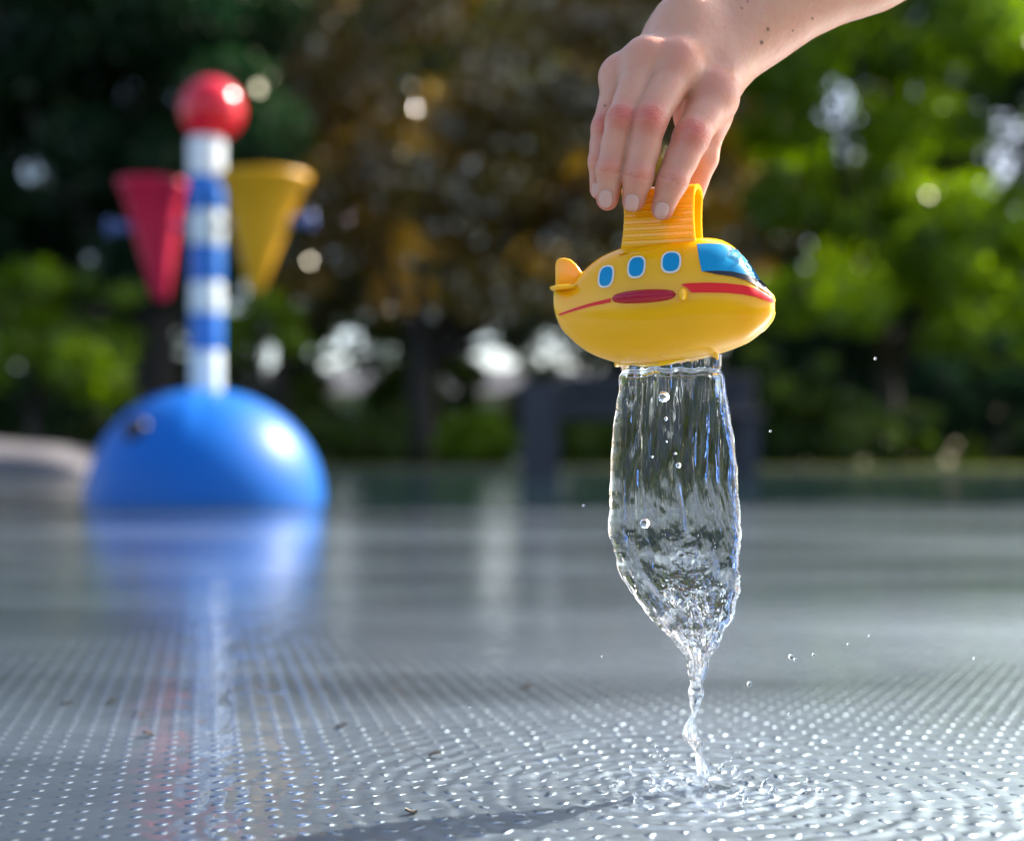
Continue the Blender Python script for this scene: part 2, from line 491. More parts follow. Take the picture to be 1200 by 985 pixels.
def tree(name, label, x, y, trunk_r, trunk_h, clumps, n, size, mat, seed, cat='tree', group='trees at the edge of the pool', lean=0.0):
    root = empty(name, (x, y, -.03))
    tag(root, label, cat, group)
    rg = random.Random(seed)
    parts = [tube([(0, 0, 0), (lean * .2, .02, trunk_h * .3), (lean * .5, -.03, trunk_h * .65), (lean, .04, trunk_h), (lean * 1.3, 0, trunk_h * 1.6)],
                  [trunk_r * 1.35, trunk_r * 1.02, trunk_r * .9, trunk_r * .75, trunk_r * .35], 12)]
    top = Vector((lean, 0, trunk_h))
    cs = [(cx - x, cy - y, cz) for cx, cy, cz, r in clumps]
    for c in rg.sample(cs, min(9, len(cs))):
        c = Vector(c); mid = top.lerp(c, .5) + Vector((0, 0, -.15 * (c - top).length + .1))
        parts.append(tube([top - Vector((0, 0, rg.uniform(0, trunk_h * .3))), mid, c], [trunk_r * .45, trunk_r * .25, .03], 7))
    tv, tf = merge(parts)
    mesh_np('trunk', tv, tf, M['bark'], root)
    leaf_cloud('crown', cs, [r for *_, r in clumps], n, size, mat, root, seed)
    return root


def clumps_px(rg, n, x0, x1, y0, y1, d0, d1, r0, r1, keep=None):
    """clump centres spread over the part of the view seen between these pixels, at depths d0..d1"""
    out = []
    while len(out) < n:
        px, py, d = rg.uniform(x0, x1), rg.uniform(y0, y1), rg.uniform(d0, d1)
        if keep and not keep(px, py): continue
        p = P(px, py, d)
        out.append((p.x, p.y, max(p.z, .4), rg.uniform(r0, r1)))
    return out


rg = random.Random(21)
# dark conifer-like broadleaf behind the spray post
x = P(182, 540, 23).x
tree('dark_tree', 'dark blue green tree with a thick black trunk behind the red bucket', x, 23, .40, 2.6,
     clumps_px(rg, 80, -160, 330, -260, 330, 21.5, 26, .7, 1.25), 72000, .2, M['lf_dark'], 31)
x = P(492, 540, 26).x
tree('copper_tree', 'copper brown leaved tree with a slim dark trunk beyond the pool', x, 26, .26, 2.3,
     clumps_px(rg, 230, 300, 930, -230, 350, 24.5, 29, .35, .95), 74000, .17, M['lf_copper'], 32)
x = P(1040, 540, 27).x
tree('bright_tree', 'sunlit bright green tree behind the forearm', x, 27, .22, 2.2,
     clumps_px(rg, 150, 900, 1330, -220, 400, 23.5, 27.5, .35, .9), 52000, .19, M['lf_bright'], 33)
x = P(330, 540, 31).x
tree('olive_tree', 'olive green tree filling the gap between the dark and the copper trees', x, 31, .2, 2.6,
     clumps_px(rg, 90, 200, 660, -220, 385, 30, 34, .8, 1.3), 36000, .20, M['lf_olive'], 34)
x = P(20, 540, 27).x
tree('sapling', 'low bright green sapling under the dark tree', P(40, 540, 20.4).x, 20.4, .1, 1.0,
     clumps_px(rg, 30, -60, 150, 320, 460, 19.6, 21.2, .2, .5), 5500, .15, M['lf_bright'], 35)
x = P(300, 540, 28).x
tree('sapling', 'small bright green sapling glimpsed under the yellow bucket', P(300, 540, 21).x, 21, .08, .9,
     clumps_px(rg, 12, 255, 345, 330, 430, 20.5, 21.5, .15, .4), 2200, .15, M['lf_bright'], 36)
# backing trees, farther off
for i, (a0, a1, y1, lab, mt, n) in enumerate([
        (-200, 160, 480, 'dim dark green tree far behind the thick trunk', 'lf_dark', 20000),
        (560, 900, 395, 'dim olive tree standing behind the copper tree', 'lf_olive', 20000),
        (860, 1120, 500, 'dark green tree behind the bright tree and the bench', 'lf_dark', 22000),
        (1080, 1400, 500, 'dark green tree at the far end of the tree line', 'lf_dark', 22000)]):
    x = P((a0 + a1) / 2, 540, 38).x
    tree('backing_tree', lab, x, 38, .25, 3,
         clumps_px(rg, 70, a0, a1, -120, y1, 36, 41, 1.1, 1.9), n, .24, M[mt], 40 + i)

# pale building glimpsed between the trunks, its near side in shade
bx_ = P(470, 540, 84).x
root = empty('pale_building', (bx_, 84, -.03)); tag(root, 'pale building glimpsed through the opening under the copper tree', 'building')
v, f = box((0, 6, 2.1), (34, 12, 4.2)); mesh_np('wall', v, f, plastic('pale_render', (.55, .58, .60), .9, .1, var_scale=.5), root, smooth=False)
rv = [(-17.6, -.6, 4.2), (17.6, -.6, 4.2), (17.6, 12.6, 4.2), (-17.6, 12.6, 4.2), (-17.6, 6, 6.0), (17.6, 6, 6.0)]
mesh_np('roof', rv, [[0, 1, 5, 4], [2, 3, 4, 5], [1, 2, 5], [3, 0, 4], [3, 2, 1, 0]], plastic('slate_roof', (.05, .05, .06), .8, .2, var_scale=1), root, smooth=False)
wm_ = plastic('window_dark', (.03, .04, .05), .1, .1)
for wx_ in range(-15, 16, 3):
    for wz_ in (1.9,):
        v, f = box((wx_, -.02, wz_), (1.1, .08, 1.5), .01); mesh_np('window', v, f, wm_, root, smooth=False)

# the wood beyond: one dark mass of foliage, with a low opening towards the light
cl, n_ = [], 0
WIN = ((290, 330, 395, 445), (385, 432, 395, 495), (556, 600, 385, 470), (648, 670, 422, 448))
while len(cl) < 1500:
    d = rg.uniform(52, 62); px = rg.uniform(-900, 2100); py = rg.uniform(-560, 545)
    if any(a - 12 < px < b_ + 12 and c - 16 < py < e + 12 for a, b_, c, e in WIN): continue
    p = P(px, py, d); cl.append((p.x, p.y, max(p.z, .5), rg.uniform(1.3, 2.4)))
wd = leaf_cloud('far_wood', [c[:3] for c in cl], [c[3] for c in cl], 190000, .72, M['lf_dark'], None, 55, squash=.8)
tag(wd, 'dark mass of woodland closing the view behind the separate trees', 'woodland', kind='stuff')
cl = []
while len(cl) < 230:
    d = rg.uniform(46, 50); px = rg.uniform(-500, 1700); py = rg.uniform(492, 545) + 16 * math.sin(px * .05)
    p = P(px, py, d); cl.append((p.x, p.y, max(p.z, .3), rg.uniform(.6, 1.1)))
wd = leaf_cloud('undergrowth', [c[:3] for c in cl], [c[3] for c in cl], 34000, .3, M['lf_shrub'], None, 56, squash=.8)
tag(wd, 'low green undergrowth across the opening between the trees', 'undergrowth', kind='stuff')

cl = clumps_px(rg, 80, 236, 700, 372, 520, 33, 36, .25, .6, keep=lambda a, c: 332 < a < 384 or 436 < a < 552 or 604 < a < 648 or a < 284 or a > 672)
tree('backing_tree', 'ragged dim green tree whose boughs break up the pale opening', P(350, 540, 34.5).x, 34.5, .12, 1.4, cl, 20000, .2, M['lf_shrub'], 71)

# shrubs and hedge along the bank
for i, (x0, x1, y0, y1, lab, mt, n, d) in enumerate([
        (350, 470, 500, 542, 'low mid green shrub beside the slim dark trunk', 'lf_shrub', 5000, 24),
        (515, 610, 505, 542, 'low yellowish green shrub between the slim trunk and the bench', 'lf_bright', 3500, 23),
        (690, 790, 495, 545, 'dark green shrub seen under the bench', 'lf_shrub', 4500, 22),
        (880, 980, 430, 545, 'tall dark shrub just past the bench end', 'lf_shrub', 9000, 22),
        (985, 1085, 475, 548, 'shrub with one bright sunlit green patch', 'lf_shrub', 5000, 21),
        (1080, 1290, 410, 548, 'wide dark green shrub at the edge of the pool', 'lf_dark', 14000, 22),
        (-80, 60, 455, 540, 'dark shrub behind the pale concrete mound', 'lf_dark', 8000, 26)]):
    cl = clumps_px(rg, 34, x0, x1, y0 - 14, y1, d - .9, d + .9, .10, .36)
    cx, cy_ = P((x0 + x1) / 2, 540, d).x, d
    root = empty('shrub', (cx, cy_, -.03)); tag(root, lab, 'shrub', 'shrubs along the pool bank')
    st = merge([tube([(random.uniform(-.2, .2), 0, 0), (random.uniform(-.4, .4), 0, .4), (random.uniform(-.5, .5), 0, .7)], [.03, .02, .01], 6) for _ in range(5)])
    mesh_np('stem', st[0], st[1], M['bark'], root)
    leaf_cloud('foliage', [(a - cx, b_ - cy_, c) for a, b_, c, r in cl], [r for *_, r in cl], n, .11, M[mt], root, 60 + i)

# grass bank beyond the kerb
n = 26000
gx = RNG.uniform(-13, 13, n); gy = RNG.uniform(18.15, 23, n); h = RNG.uniform(.05, .14, n); a = RNG.uniform(0, 6.28, n)
w = .012
base = np.stack([gx, gy, np.full(n, -.03)], 1)
dx = np.stack([np.cos(a) * w, np.sin(a) * w, np.zeros(n)], 1)
tip = base + np.stack([RNG.normal(0, .03, n), RNG.normal(0, .03, n), h], 1)
V = np.stack([base - dx, base + dx, tip], 1).reshape(-1, 3)
gr = mesh_np('grass', V, np.arange(3 * n).reshape(n, 3), leaf_mat('grass_blades', (.06, .08, .012), (.12, .14, .02), .03, .4), smooth=False)
at = gr.data.attributes.new('leaf_tone', 'FLOAT', 'FACE'); at.data.foreach_set('value', RNG.random(len(gr.data.polygons)).astype(np.float32))
tag(gr, 'short sunlit grass on the bank beyond the pool', 'grass', kind='stuff')

# pale mound at the pool edge
pts = []
mx0, mx1 = P(-220, 540, 15).x, P(104, 540, 15).x
nu, nv = 40, 14
mv, mf = [], []
for i in range(nu + 1):
    u = i / nu; xx = mx0 + (mx1 - mx0) * u
    hh = .36 * (1 - max(0, (u - .55) / .45) ** 2.6) * (1 + .05 * math.sin(u * 17)) + .02
    for j in range(nv + 1):
        v_ = j / nv; ang = math.pi * v_
        mv.append((xx, 16.4 - math.cos(ang) * 1.2, (math.sin(ang) ** .45) * hh - .02 if 0 < v_ < 1 else -.05))
for i in range(nu):
    for j in range(nv):
        q = i * (nv + 1) + j
        mf.append([q, q + nv + 1, q + nv + 2, q + 1])
o = mesh_np('concrete_mound', mv, mf, M['pale_concrete'])
tag(o, 'low rounded pale pinkish concrete mound at the pool edge behind the blue dome', 'mound')


# ------------------------------------------------------------------ bench
bd = 11.6
def bz(py): return P(600, py, bd).z
bx0, bx1 = P(655, 540, bd).x, P(890, 540, bd).x
root = empty('park_bench', ((bx0 + bx1) / 2, bd, 0)); tag(root, 'dark wooden bench on two grey concrete supports behind the falling water', 'bench')
W = bx1 - bx0
for zz, hh in ((bz(449), .15), (bz(473), .15)):
    v, f = box((0, .22, zz), (W, .04, hh), .008); mesh_np('backrest_plank', v, f, M['bench_wood'], root)
for yy in (-.2, -.06, .08):
    v, f = box((0, yy, bz(487)), (W, .12, .05), .008); mesh_np('seat_plank', v, f, M['bench_wood'], root)
for sx, ww in ((P(632, 540, bd).x - (bx0 + bx1) / 2, .30), (P(872, 540, bd).x - (bx0 + bx1) / 2, .16)):
    prof = [(-.27, 0), (.30, 0), (.26, bz(492)), (.30, bz(445)), (.22, bz(445)), (.17, bz(492)), (-.25, bz(492))]
    sv = [(sx - ww / 2, a, c) for a, c in prof] + [(sx + ww / 2, a, c) for a, c in prof]
    n_ = len(prof)
    sf = [list(range(n_))[::-1], [n_ + i for i in range(n_)]] + [[i, (i + 1) % n_, n_ + (i + 1) % n_, n_ + i] for i in range(n_)]
    mesh_np('support', sv, sf, M['concrete'], root, smooth=False)


# ------------------------------------------------------------------ spray post
D1 = 4.98
post = empty('spray_post', (P(242, 540, D1).x, D1, 0))
tag(post, 'blue whale shaped water play post with striped pole, red ball and two hanging buckets', 'water toy')
pc = P(242, 540, D1)


def L_(px, py, dy=0.0):
    p = P(px, py, D1 + dy); return (p.x - pc.x, p.y - D1, p.z)


s1 = PX * D1 / FD
# whale base : an uneven dome
nu, nv = 72, 26
top = L_(242, 456)[2]
rx_l, rx_r, ry = 139 * s1, 137 * s1, .39
v, f = [], []
for j in range(nv + 1):
    t = j / nv * math.pi / 2
    for i in range(nu):
        a = 2 * math.pi * i / nu
        ca, sa = math.cos(a), math.sin(a)
        rx = rx_r if ca > 0 else rx_l
        e = 1.0 if ca > 0 else .80
        rad = math.cos(t) ** e
        v.append((ca * rad * rx, sa * rad * ry, math.sin(t) ** (1.0 if ca > 0 else 1.12) * top))
for j in range(nv):
    for i in range(nu):
        i2 = (i + 1) % nu
        f.append([j * nu + i, j * nu + i2, (j + 1) * nu + i2, (j + 1) * nu + i])
f.append([nv * nu + i for i in range(nu)])
whale = mesh_np('whale_base', v, f, M['post_blue'], post)
for px, py, r in ((157, 505, 15),):
    lx, ly, lz = L_(px, py, -.30)
    bm = bmesh.new(); bmesh.ops.create_uvsphere(bm, u_segments=24, v_segments=14, radius=r * s1)
    bm.verts.index_update()
    ev = [(q.co.x + lx, q.co.y * .6 - .268, q.co.z + lz) for q in bm.verts]; ef = [[q.index for q in p.verts] for p in bm.faces]; bm.free()
    mesh_np('eye', ev, ef, M['dark_plastic'], whale)
# pole with alternate painted bands (one band = one coloured sleeve)
pr = 20.8 * s1
def pole_band(y0, y1, mat, r):
    z0, z1 = L_(242, y1)[2], L_(242, y0)[2]
    v, f = lathe([(r * .985, z0), (r, z0 + .004), (r, z1 - .004), (r * .985, z1)], 36)
    return mesh_np('pole_band', v, f, mat, post)
ys = [163, 208, 248.5, 288, 331.5, 368, 412, 466]
for i in range(7):
    o = pole_band(ys[i], ys[i + 1] - .6, M['post_white'] if i % 2 == 0 else M['band_blue'], pr * (1 - .02 * i))
zc = L_(249, 129)[2]
bm = bmesh.new(); bmesh.ops.create_uvsphere(bm, u_segments=48, v_segments=28, radius=37 * s1); bm.verts.index_update()
bv = [(q.co.x + L_(248, 126)[0], q.co.y, q.co.z + zc) for q in bm.verts]; bf_ = [[q.index for q in p.verts] for p in bm.faces]; bm.free()
mesh_np('ball', bv, bf_, M['post_red'], post)


def bucket(name, x0, x1, ytop, xt, yt, dy, mat, bx, by, lab):
    c = L_((x0 + x1) / 2, ytop, dy); t = L_(xt, yt, dy)
    ss = PX * (D1 + dy) / FD
    R = (x1 - x0) / 2 * ss; rt = 9 * ss
    rings = []
    prof = [(0, 0.0), (.07, .55), (.16, .9), (.30, 1.0)]
    v, f = [], []
    seg = 40
    H = c[2] - t[2]
    levels = [(0.0, .25), (.012, .7), (.035, 1.0), (.3, None), (.6, None), (.93, None), (.95, None), (1.0, None)]
    for k, (u, s_) in enumerate(levels):
        if s_ is not None: r = rt * s_
        else: r = rt + (R * .965 - rt) * (u - .035) / .965
        if u >= .95: r = R
        cx = t[0] + (c[0] - t[0]) * u; z = t[2] + H * u
        for i in range(seg):
            a = 2 * math.pi * i / seg
            v.append((cx + r * math.cos(a), c[1] + r * math.sin(a), z))
    # inner lining, so that the bucket is open at the top
    for u, r in ((1.0, R * .93), (.9, R * .86), (.3, R * .3)):
        cx = t[0] + (c[0] - t[0]) * u; z = t[2] + H * u
        for i in range(seg):
            a = 2 * math.pi * i / seg
            v.append((cx + r * math.cos(a), c[1] + r * math.sin(a), z))
    n_ = len(v) // seg
    for k in range(n_ - 1):
        for i in range(seg):
            i2 = (i + 1) % seg
            f.append([k * seg + i, k * seg + i2, (k + 1) * seg + i2, (k + 1) * seg + i])
    f.append(list(range(seg))[::-1]); f.append([(n_ - 1) * seg + i for i in range(seg)])
    o = mesh_np('bucket', v, f, mat, post); o['label'] = lab
    # pivot pin sticking out of the side, and the arm to the pole
    p = L_(bx, by, dy)
    sgn = 1 if bx > 242 else -1
    v, f = merge([tube([(p[0] - sgn * .05, p[1], p[2]), (p[0] + sgn * .035, p[1], p[2])], [.018, .018], 14),
                  tube([(p[0] + sgn * .03, p[1], p[2]), (p[0] + sgn * .045, p[1], p[2])], [.03, .03], 14)])
    mesh_np('pivot_pin', v, f, M['bracket'], o)
    q = L_((x0 + x1) / 2, by, dy)
    v, f = tube([(q[0], q[1], q[2]), (0, 0, q[2] + .0)], [.010, .010], 12)
    mesh_np('arm', v, f, M['bracket'], o)


bucket('bucket', 138, 217, 213, 189, 352, .06, M['bucket_red'], 141, 266, 'red cone shaped bucket')
bucket('bucket', 256, 363, 206, 299, 343, -.14, M['bucket_yellow'], 352, 258, 'yellow cone shaped bucket')


# ------------------------------------------------------------------ toy
A_ = math.radians(-18); CA, SA = 1.0, -math.sin(A_) - .107   # (second term: parallax of the near side)
toy_o = PM(775.5, 358, 0)
toy = empty('toy_aeroplane', toy_o, A_)
tag(toy, 'yellow plastic bath toy aeroplane with blue windows and a red stripe held by the hand', 'bath toy')
TOP = [(648, 333), (651, 332), (660, 332), (672, 328), (682, 317), (701, 302), (729, 290), (765, 284.5), (800, 282.5), (833, 282.8), (851, 287.5), (867, 299), (881, 317), (891, 336), (899, 343), (905, 350), (907.6, 354), (908.8, 357.5)]
BOT = [(648, 361), (650, 368), (655, 379), (668, 394), (686, 408.5), (714, 421), (736, 427.5), (767, 429.5), (808, 424), (843, 415.5), (866, 408), (880, 402), (894, 391.5), (902, 383), (907, 375), (908.8, 369.5)]
HY = [(648, 7), (651, 10), (660, 17), (690, 36), (730, 51), (770, 58), (810, 58), (850, 49), (875, 37), (895, 26), (903, 18), (907, 12), (908.8, 6)]
q_ = PX


def hull(xp):
    t = smooth_interp(TOP, xp); b_ = smooth_interp(BOT, xp); h = smooth_interp(HY, xp)
    return (358 - (t + b_) / 2) * q_, (b_ - t) / 2 * q_, h * q_


EX = 2.25
def lx(xp): return (xp - 778) * q_ / CA


def hull_y(xl, zl):
    """front surface (towards the viewer) of the hull in toy space"""
    xp = np.asarray(xl) * CA / q_ + 778
    zc_, hz, hy = hull(xp)
    k_ = np.clip(np.abs((np.asarray(zl) - zc_) / np.maximum(hz, 1e-6)), 0, .9999)
    return -hy * (1 - k_ ** EX) ** (1 / EX)


xs_ = np.concatenate([[648, 648.6, 649.5], np.linspace(651, 900, 110), [902, 904, 906, 907, 907.8, 908.4, 908.8]])
seg = 96
V = []
for xp in xs_:
    zc_, hz, hy = hull(xp)
    for i in range(seg):
        a = 2 * math.pi * i / seg
        c, s = math.cos(a), math.sin(a)
        y = hy * math.copysign(abs(c) ** (2 / EX), c); z = zc_ + hz * math.copysign(abs(s) ** (2 / EX), s)
        # mould seam : a fine raised flange round the middle of the nose
        sf_ = math.exp(-(y / .0011) ** 2) * .0006 * min(1, max(0, (xp - 800) / 40))
        r_ = 1 + sf_ / max(hz, .004)
        V.append((lx(xp) + (sf_ if xp > 895 else 0), y, zc_ + (z - zc_) * r_))
ns = len(xs_)
F = []
for k in range(ns - 1):
    for i in range(seg):
        i2 = (i + 1) % seg
        F.append([k * seg + i, (k + 1) * seg + i, (k + 1) * seg + i2, k * seg + i2])
F.append(list(range(seg))); F.append([(ns - 1) * seg + i for i in range(seg)][::-1])
hull_o = mesh_np('fuselage', V, F, M['yellow'], toy)


def patch(name, poly, mat, parent, off=.00022, both=False, step=1.6, lab=None):
    """printed film following the hull, outline given as photograph pixels on the near side"""
    poly = np.array(poly, float) + np.array([3.3, 0])
    bm = bmesh.new()
    # smooth closed outline, resampled
    pts = []
    for i in range(len(poly)):
        a, b_ = poly[i], poly[(i + 1) % len(poly)]
        m_ = max(1, int(np.hypot(*(b_ - a)) / step))
        for k in range(m_): pts.append(a + (b_ - a) * k / m_)
    pts = np.array(pts)
    vs = [bm.verts.new((p[0], 0, p[1])) for p in pts]
    f = bm.faces.new(vs)
    bmesh.ops.triangulate(bm, faces=[f])
    for _ in range(3):
        long_ = [e for e in bm.edges if e.calc_length() > step * 2.2]
        if not long_: break
        bmesh.ops.subdivide_edges(bm, edges=long_, cuts=1)
        bmesh.ops.triangulate(bm, faces=bm.faces[:])
    bm.verts.index_update()
    co = np.array([v.co[:] for v in bm.verts]); fc = [[v.index for v in p.verts] for p in bm.faces]
    bm.free()
    z = (358 - co[:, 2]) * q_
    xl = (co[:, 0] - 778) * q_ / CA
    for _ in range(8):
        y = hull_y(xl, z); xl = ((co[:, 0] - 778) * q_ - SA * y) / CA
        xl = np.clip(xl, lx(648.5), lx(908.5))
    y = hull_y(xl, z)
    e = 2e-4
    gx_ = (hull_y(xl + e, z) - hull_y(xl - e, z)) / (2 * e); gz_ = (hull_y(xl, z + e) - hull_y(xl, z - e)) / (2 * e)
    nr = np.stack([gx_, -np.ones_like(gx_), gz_], 1); nr = np.nan_to_num(nr); nr[:, 0] = np.clip(nr[:, 0], -6, 6); nr[:, 2] = np.clip(nr[:, 2], -6, 6)
    nr /= np.linalg.norm(nr, axis=1, keepdims=True)
    p = np.stack([xl, y, z], 1) + nr * off
    verts = [tuple(q) for q in p]; faces = [list(q) for q in fc]
    # outward winding
    def area(fs):
        a, b_, c = [Vector(verts[i]) for i in fs[:3]]; return (b_ - a).cross(c - a).y
    if sum(area(q) for q in faces) > 0: faces = [q[::-1] for q in faces]
    if both:
        n_ = len(verts); verts = verts + [(a, -b_, c) for a, b_, c in verts]; faces = faces + [[i + n_ for i in q[::-1]] for q in faces]
    o = mesh_np(name, verts, faces, mat, parent)
    if lab: o['label'] = lab
    return o


def blob(cx, cy, w, h, slant=0, n=40, ex=2.6):
    out = []
    for i in range(n):
        a = 2 * math.pi * i / n; c, s = math.cos(a), math.sin(a)
        X_ = w / 2 * math.copysign(abs(c) ** (2 / ex), c); Y_ = h / 2 * math.copysign(abs(s) ** (2 / ex), s)
        out.append((cx + X_ - slant * Y_, cy + Y_))
    return out


for cx, cy, w, h, sl_ in ((710, 327.2, 19.5, 27, .10), (746, 318.6, 21.5, 27, .08), (786, 314.8, 23.5, 26.5, .04)):
    fo = patch('window', blob(cx, cy, w, h, sl_), M['white_print'], toy)
    patch('pane', blob(cx, cy, w - 4.4, h - 4.4, sl_), M['blue_print'], fo, off=.0004)
ws = patch('windscreen', [(815.5, 293.5), (830, 292.8), (850, 293.6), (861, 297), (870, 304), (878, 314), (885, 325), (890, 334), (893, 339),
                          (885, 334), (870, 329.5), (855, 327), (838, 326.4), (821, 327.2), (818, 312)], M['blue_print'], toy, both=True)
patch('windscreen_trim', [(822, 327), (838, 326.3), (855, 326.8), (870, 329.4), (882, 332), (890, 332.5), (897, 340), (903, 348), (905, 352), (897, 349.5), (886, 343), (872, 336.5), (856, 332.6), (838, 330.4)],
      M['black_print'], toy, off=.0004, both=True)
patch('stripe', [(650.5, 365.5), (670, 361.3), (690, 357.4), (716, 353.3), (716, 357.8), (690, 361.0), (670, 364.4), (651.5, 367.5)], M['red_print'], toy, off=.0003, both=True)
patch('stripe', [(797, 341.4), (806, 340.2), (830, 339.8), (850, 340.4), (868, 342), (882, 345.2), (894, 349.5), (904, 355.5), (905.5, 361), (896, 359), (884, 355.4), (868, 352.5), (850, 351.2), (830, 351), (809, 351), (805, 346)],
      M['red_print'], toy, off=.0003, both=True)


# wings : short red stubs with a yellow tip
def wing_half(sgn):
    parts = []
    v, f = [], []
    rows = 26
    for i in range(rows):
        u = i / (rows - 1); xp = 713 + 77 * u
        hh = 8.6 * (4 * u * (1 - u)) ** .32 if 0 < u < 1 else .6
        tilt = -1.5 * u
        zc_ = (358 - (353.8 + tilt)) * q_
        y0 = float(hull_y(lx(xp + 17), zc_)) + .002
        for k in range(16):
            a = math.pi * (k / 15 - .5)
            v.append((lx(xp + 17), sgn * -(y0 - math.cos(a) * .0062 * (.3 + .7 * (4 * u * (1 - u)) ** .5)), zc_ + math.sin(a) * hh * q_ * .95))
    for i in range(rows - 1):
        for k in range(15):
            q = i * 16 + k; fc = [q, q + 1, q + 17, q + 16]
            f.append(fc if sgn < 0 else fc[::-1])
    return v, f


for sgn in (-1, 1):
    v, f = wing_half(sgn); wo = mesh_np('wing', v, f, M['dark_red'], toy)
    tipx, tz = 815, (358 - 353) * q_
    y0 = float(hull_y(lx(tipx), tz))
    bm = bmesh.new(); bmesh.ops.create_uvsphere(bm, u_segments=24, v_segments=16, radius=1); bm.verts.index_update()
    v = [(lx(tipx) + p.co.x * 5.2 * q_, sgn * -(y0 - .0008) + p.co.y * .0042, tz + p.co.z * 7.8 * q_) for p in bm.verts]; f = [[p.index for p in g_.verts] for g_ in bm.faces]; bm.free()
    mesh_np('wing_tip', v, f, M['yellow_thin'], wo)

# tail fin and stabiliser
def plate(outline, th, mat, name, axis='y', off=0.0, bev=.0006):
    bm = bmesh.new()
    vs = [bm.verts.new((p[0], -th / 2 + off, p[1])) if axis == 'y' else bm.verts.new((p[0], p[1], -th / 2 + off)) for p in outline]
    f = bm.faces.new(vs)
    r = bmesh.ops.extrude_face_region(bm, geom=[f])
    nv_ = [e for e in r['geom'] if isinstance(e, bmesh.types.BMVert)]
    bmesh.ops.translate(bm, verts=nv_, vec=(0, th, 0) if axis == 'y' else (0, 0, th))
    bmesh.ops.recalc_face_normals(bm, faces=bm.faces[:])
    if bev:
        es = [e for e in bm.edges if len(e.link_faces) == 2 and e.calc_face_angle() > .9]
        bmesh.ops.bevel(bm, geom=es, offset=bev, segments=3, affect='EDGES', profile=.5)
    bm.verts.index_update()
    v = [p.co[:] for p in bm.verts]; f = [[p.index for p in g_.verts] for g_ in bm.faces]; bm.free()
    o = mesh_np(name, v, f, mat, toy, smooth=True)
    return o


plate([(lx(a), (358 - b_) * q_) for a, b_ in [(649, 336), (648.6, 306), (650, 300), (654, 297.3), (660, 297), (667, 299), (674, 305), (680, 313), (683, 318), (676, 326), (668, 336)]],
      .0040, M['yellow_thin'], 'tail_fin', bev=.0014)
plate([(lx(648), -.0085), (lx(646.5), -.005), (lx(646.5), .005), (lx(648), .0085), (lx(660), .0125), (lx(674), .0125), (lx(684), .009), (lx(684), -.009), (lx(674), -.0125), (lx(660), -.0125)],
      .0016, M['yellow_thin'], 'stabiliser', axis='z', off=(358 - 335) * q_, bev=.0006)

# handle : ribbed loop standing on the back
hx0, hx1 = lx(735.5), lx(823)
ztop, zbot = (358 - 219) * q_, (358 - 292) * q_
prof_o = []
fy, by_ = -.0098, .0098
nz_ = 120
for i in range(nz_ + 1):            # front face, bottom to top, with ribs
    u = i / nz_; z = zbot - .003 + (ztop - .004 - zbot + .003) * u
    rib = .00042 * max(0.0, math.sin(u * 2 * math.pi * 9.0)) ** .5 if .13 < u < .97 else 0
    flare = .0035 * max(0, 1 - u / .16) ** 2
    prof_o.append((fy - rib - flare, z))
for i in range(1, 12):
    a = math.pi * i / 12
    prof_o.append((fy * math.cos(a), ztop - .004 + .004 * math.sin(a)))
for i in range(nz_ + 1):
    u = 1 - i / nz_; z = zbot - .003 + (ztop - .004 - zbot + .003) * u
    rib = .00042 * max(0.0, math.sin(u * 2 * math.pi * 9.0)) ** .5 if .13 < u < .97 else 0
    flare = .0035 * max(0, 1 - u / .16) ** 2
    prof_o.append((-fy + rib + flare, z))
n_o = len(prof_o)
wall_t = .0021
v, f = [], []
for i, (y, z) in enumerate(prof_o):
    yo = max(-abs(fy), min(abs(fy), y))
    if z > ztop - .004:                       # over the top
        a = math.atan2((z - (ztop - .004)) / .004, -yo / abs(fy)); yi, zi = -(abs(fy) - wall_t) * math.cos(a), ztop - .0052 + .0030 * math.sin(a)
    else:
        yi, zi = math.copysign(abs(fy) - wall_t, y), min(z, ztop - .0052)
    u = min(1, max(0, (z - zbot) / (ztop - zbot)))
    xl_ = hx0 + .0013 * math.sin(u * 3.0) - .0016 * max(0, u - .55); xr_ = hx1 - .0008 * math.sin(u * 3.0)
    e_r = .0004
    v += [(xl_ + e_r, y, z), (xr_ - e_r, y, z), (xr_, y * .975, z), (xr_, yi * 1.03, zi), (xr_ - e_r, yi, zi), (xl_ + e_r, yi, zi), (xl_, yi * 1.03, zi), (xl_, y * .975, z)]
for i in range(n_o - 1):
    for k_ in range(8):
        k2 = (k_ + 1) % 8
        f.append([i * 8 + k_, i * 8 + k2, (i + 1) * 8 + k2, (i + 1) * 8 + k_])
ho = mesh_np('handle', v, f, M['yellow_thin'], toy, smooth=False)
# spout collar under the belly
sv, sf2 = [], []
cxp, hw, hd = 783, 62, 20
lev = [(1.02, -12), (1.01, -5), (1.0, -1.5), (.985, -.3), (.965, -.3), (.95, -2), (.94, -12)]
seg = 96
for s_, dyy in lev:
    for i in range(seg):
        a = 2 * math.pi * i / seg
        xp_ = cxp + math.cos(a) * hw
        drip = 8.0 * max(0, math.cos(a)) ** 14 + 6.0 * max(0, -math.cos(a)) ** 14
        wav = .9 * math.sin(a * 3 + .5) + .6 * math.sin(a * 7)
        yy = float(smooth_interp(BOT, xp_)) + dyy + (wav + drip if dyy > -5 else 0)
        sv.append((lx(cxp + math.cos(a) * hw * s_), math.sin(a) * hd * q_ * s_, (358 - yy) * q_))
for k_ in range(len(lev) - 1):
    for i in range(seg):
        i2 = (i + 1) % seg
        sf2.append([k_ * seg + i, (k_ + 1) * seg + i, (k_ + 1) * seg + i2, k_ * seg + i2])
mesh_np('spout', sv, sf2, M['yellow_thin'], toy)


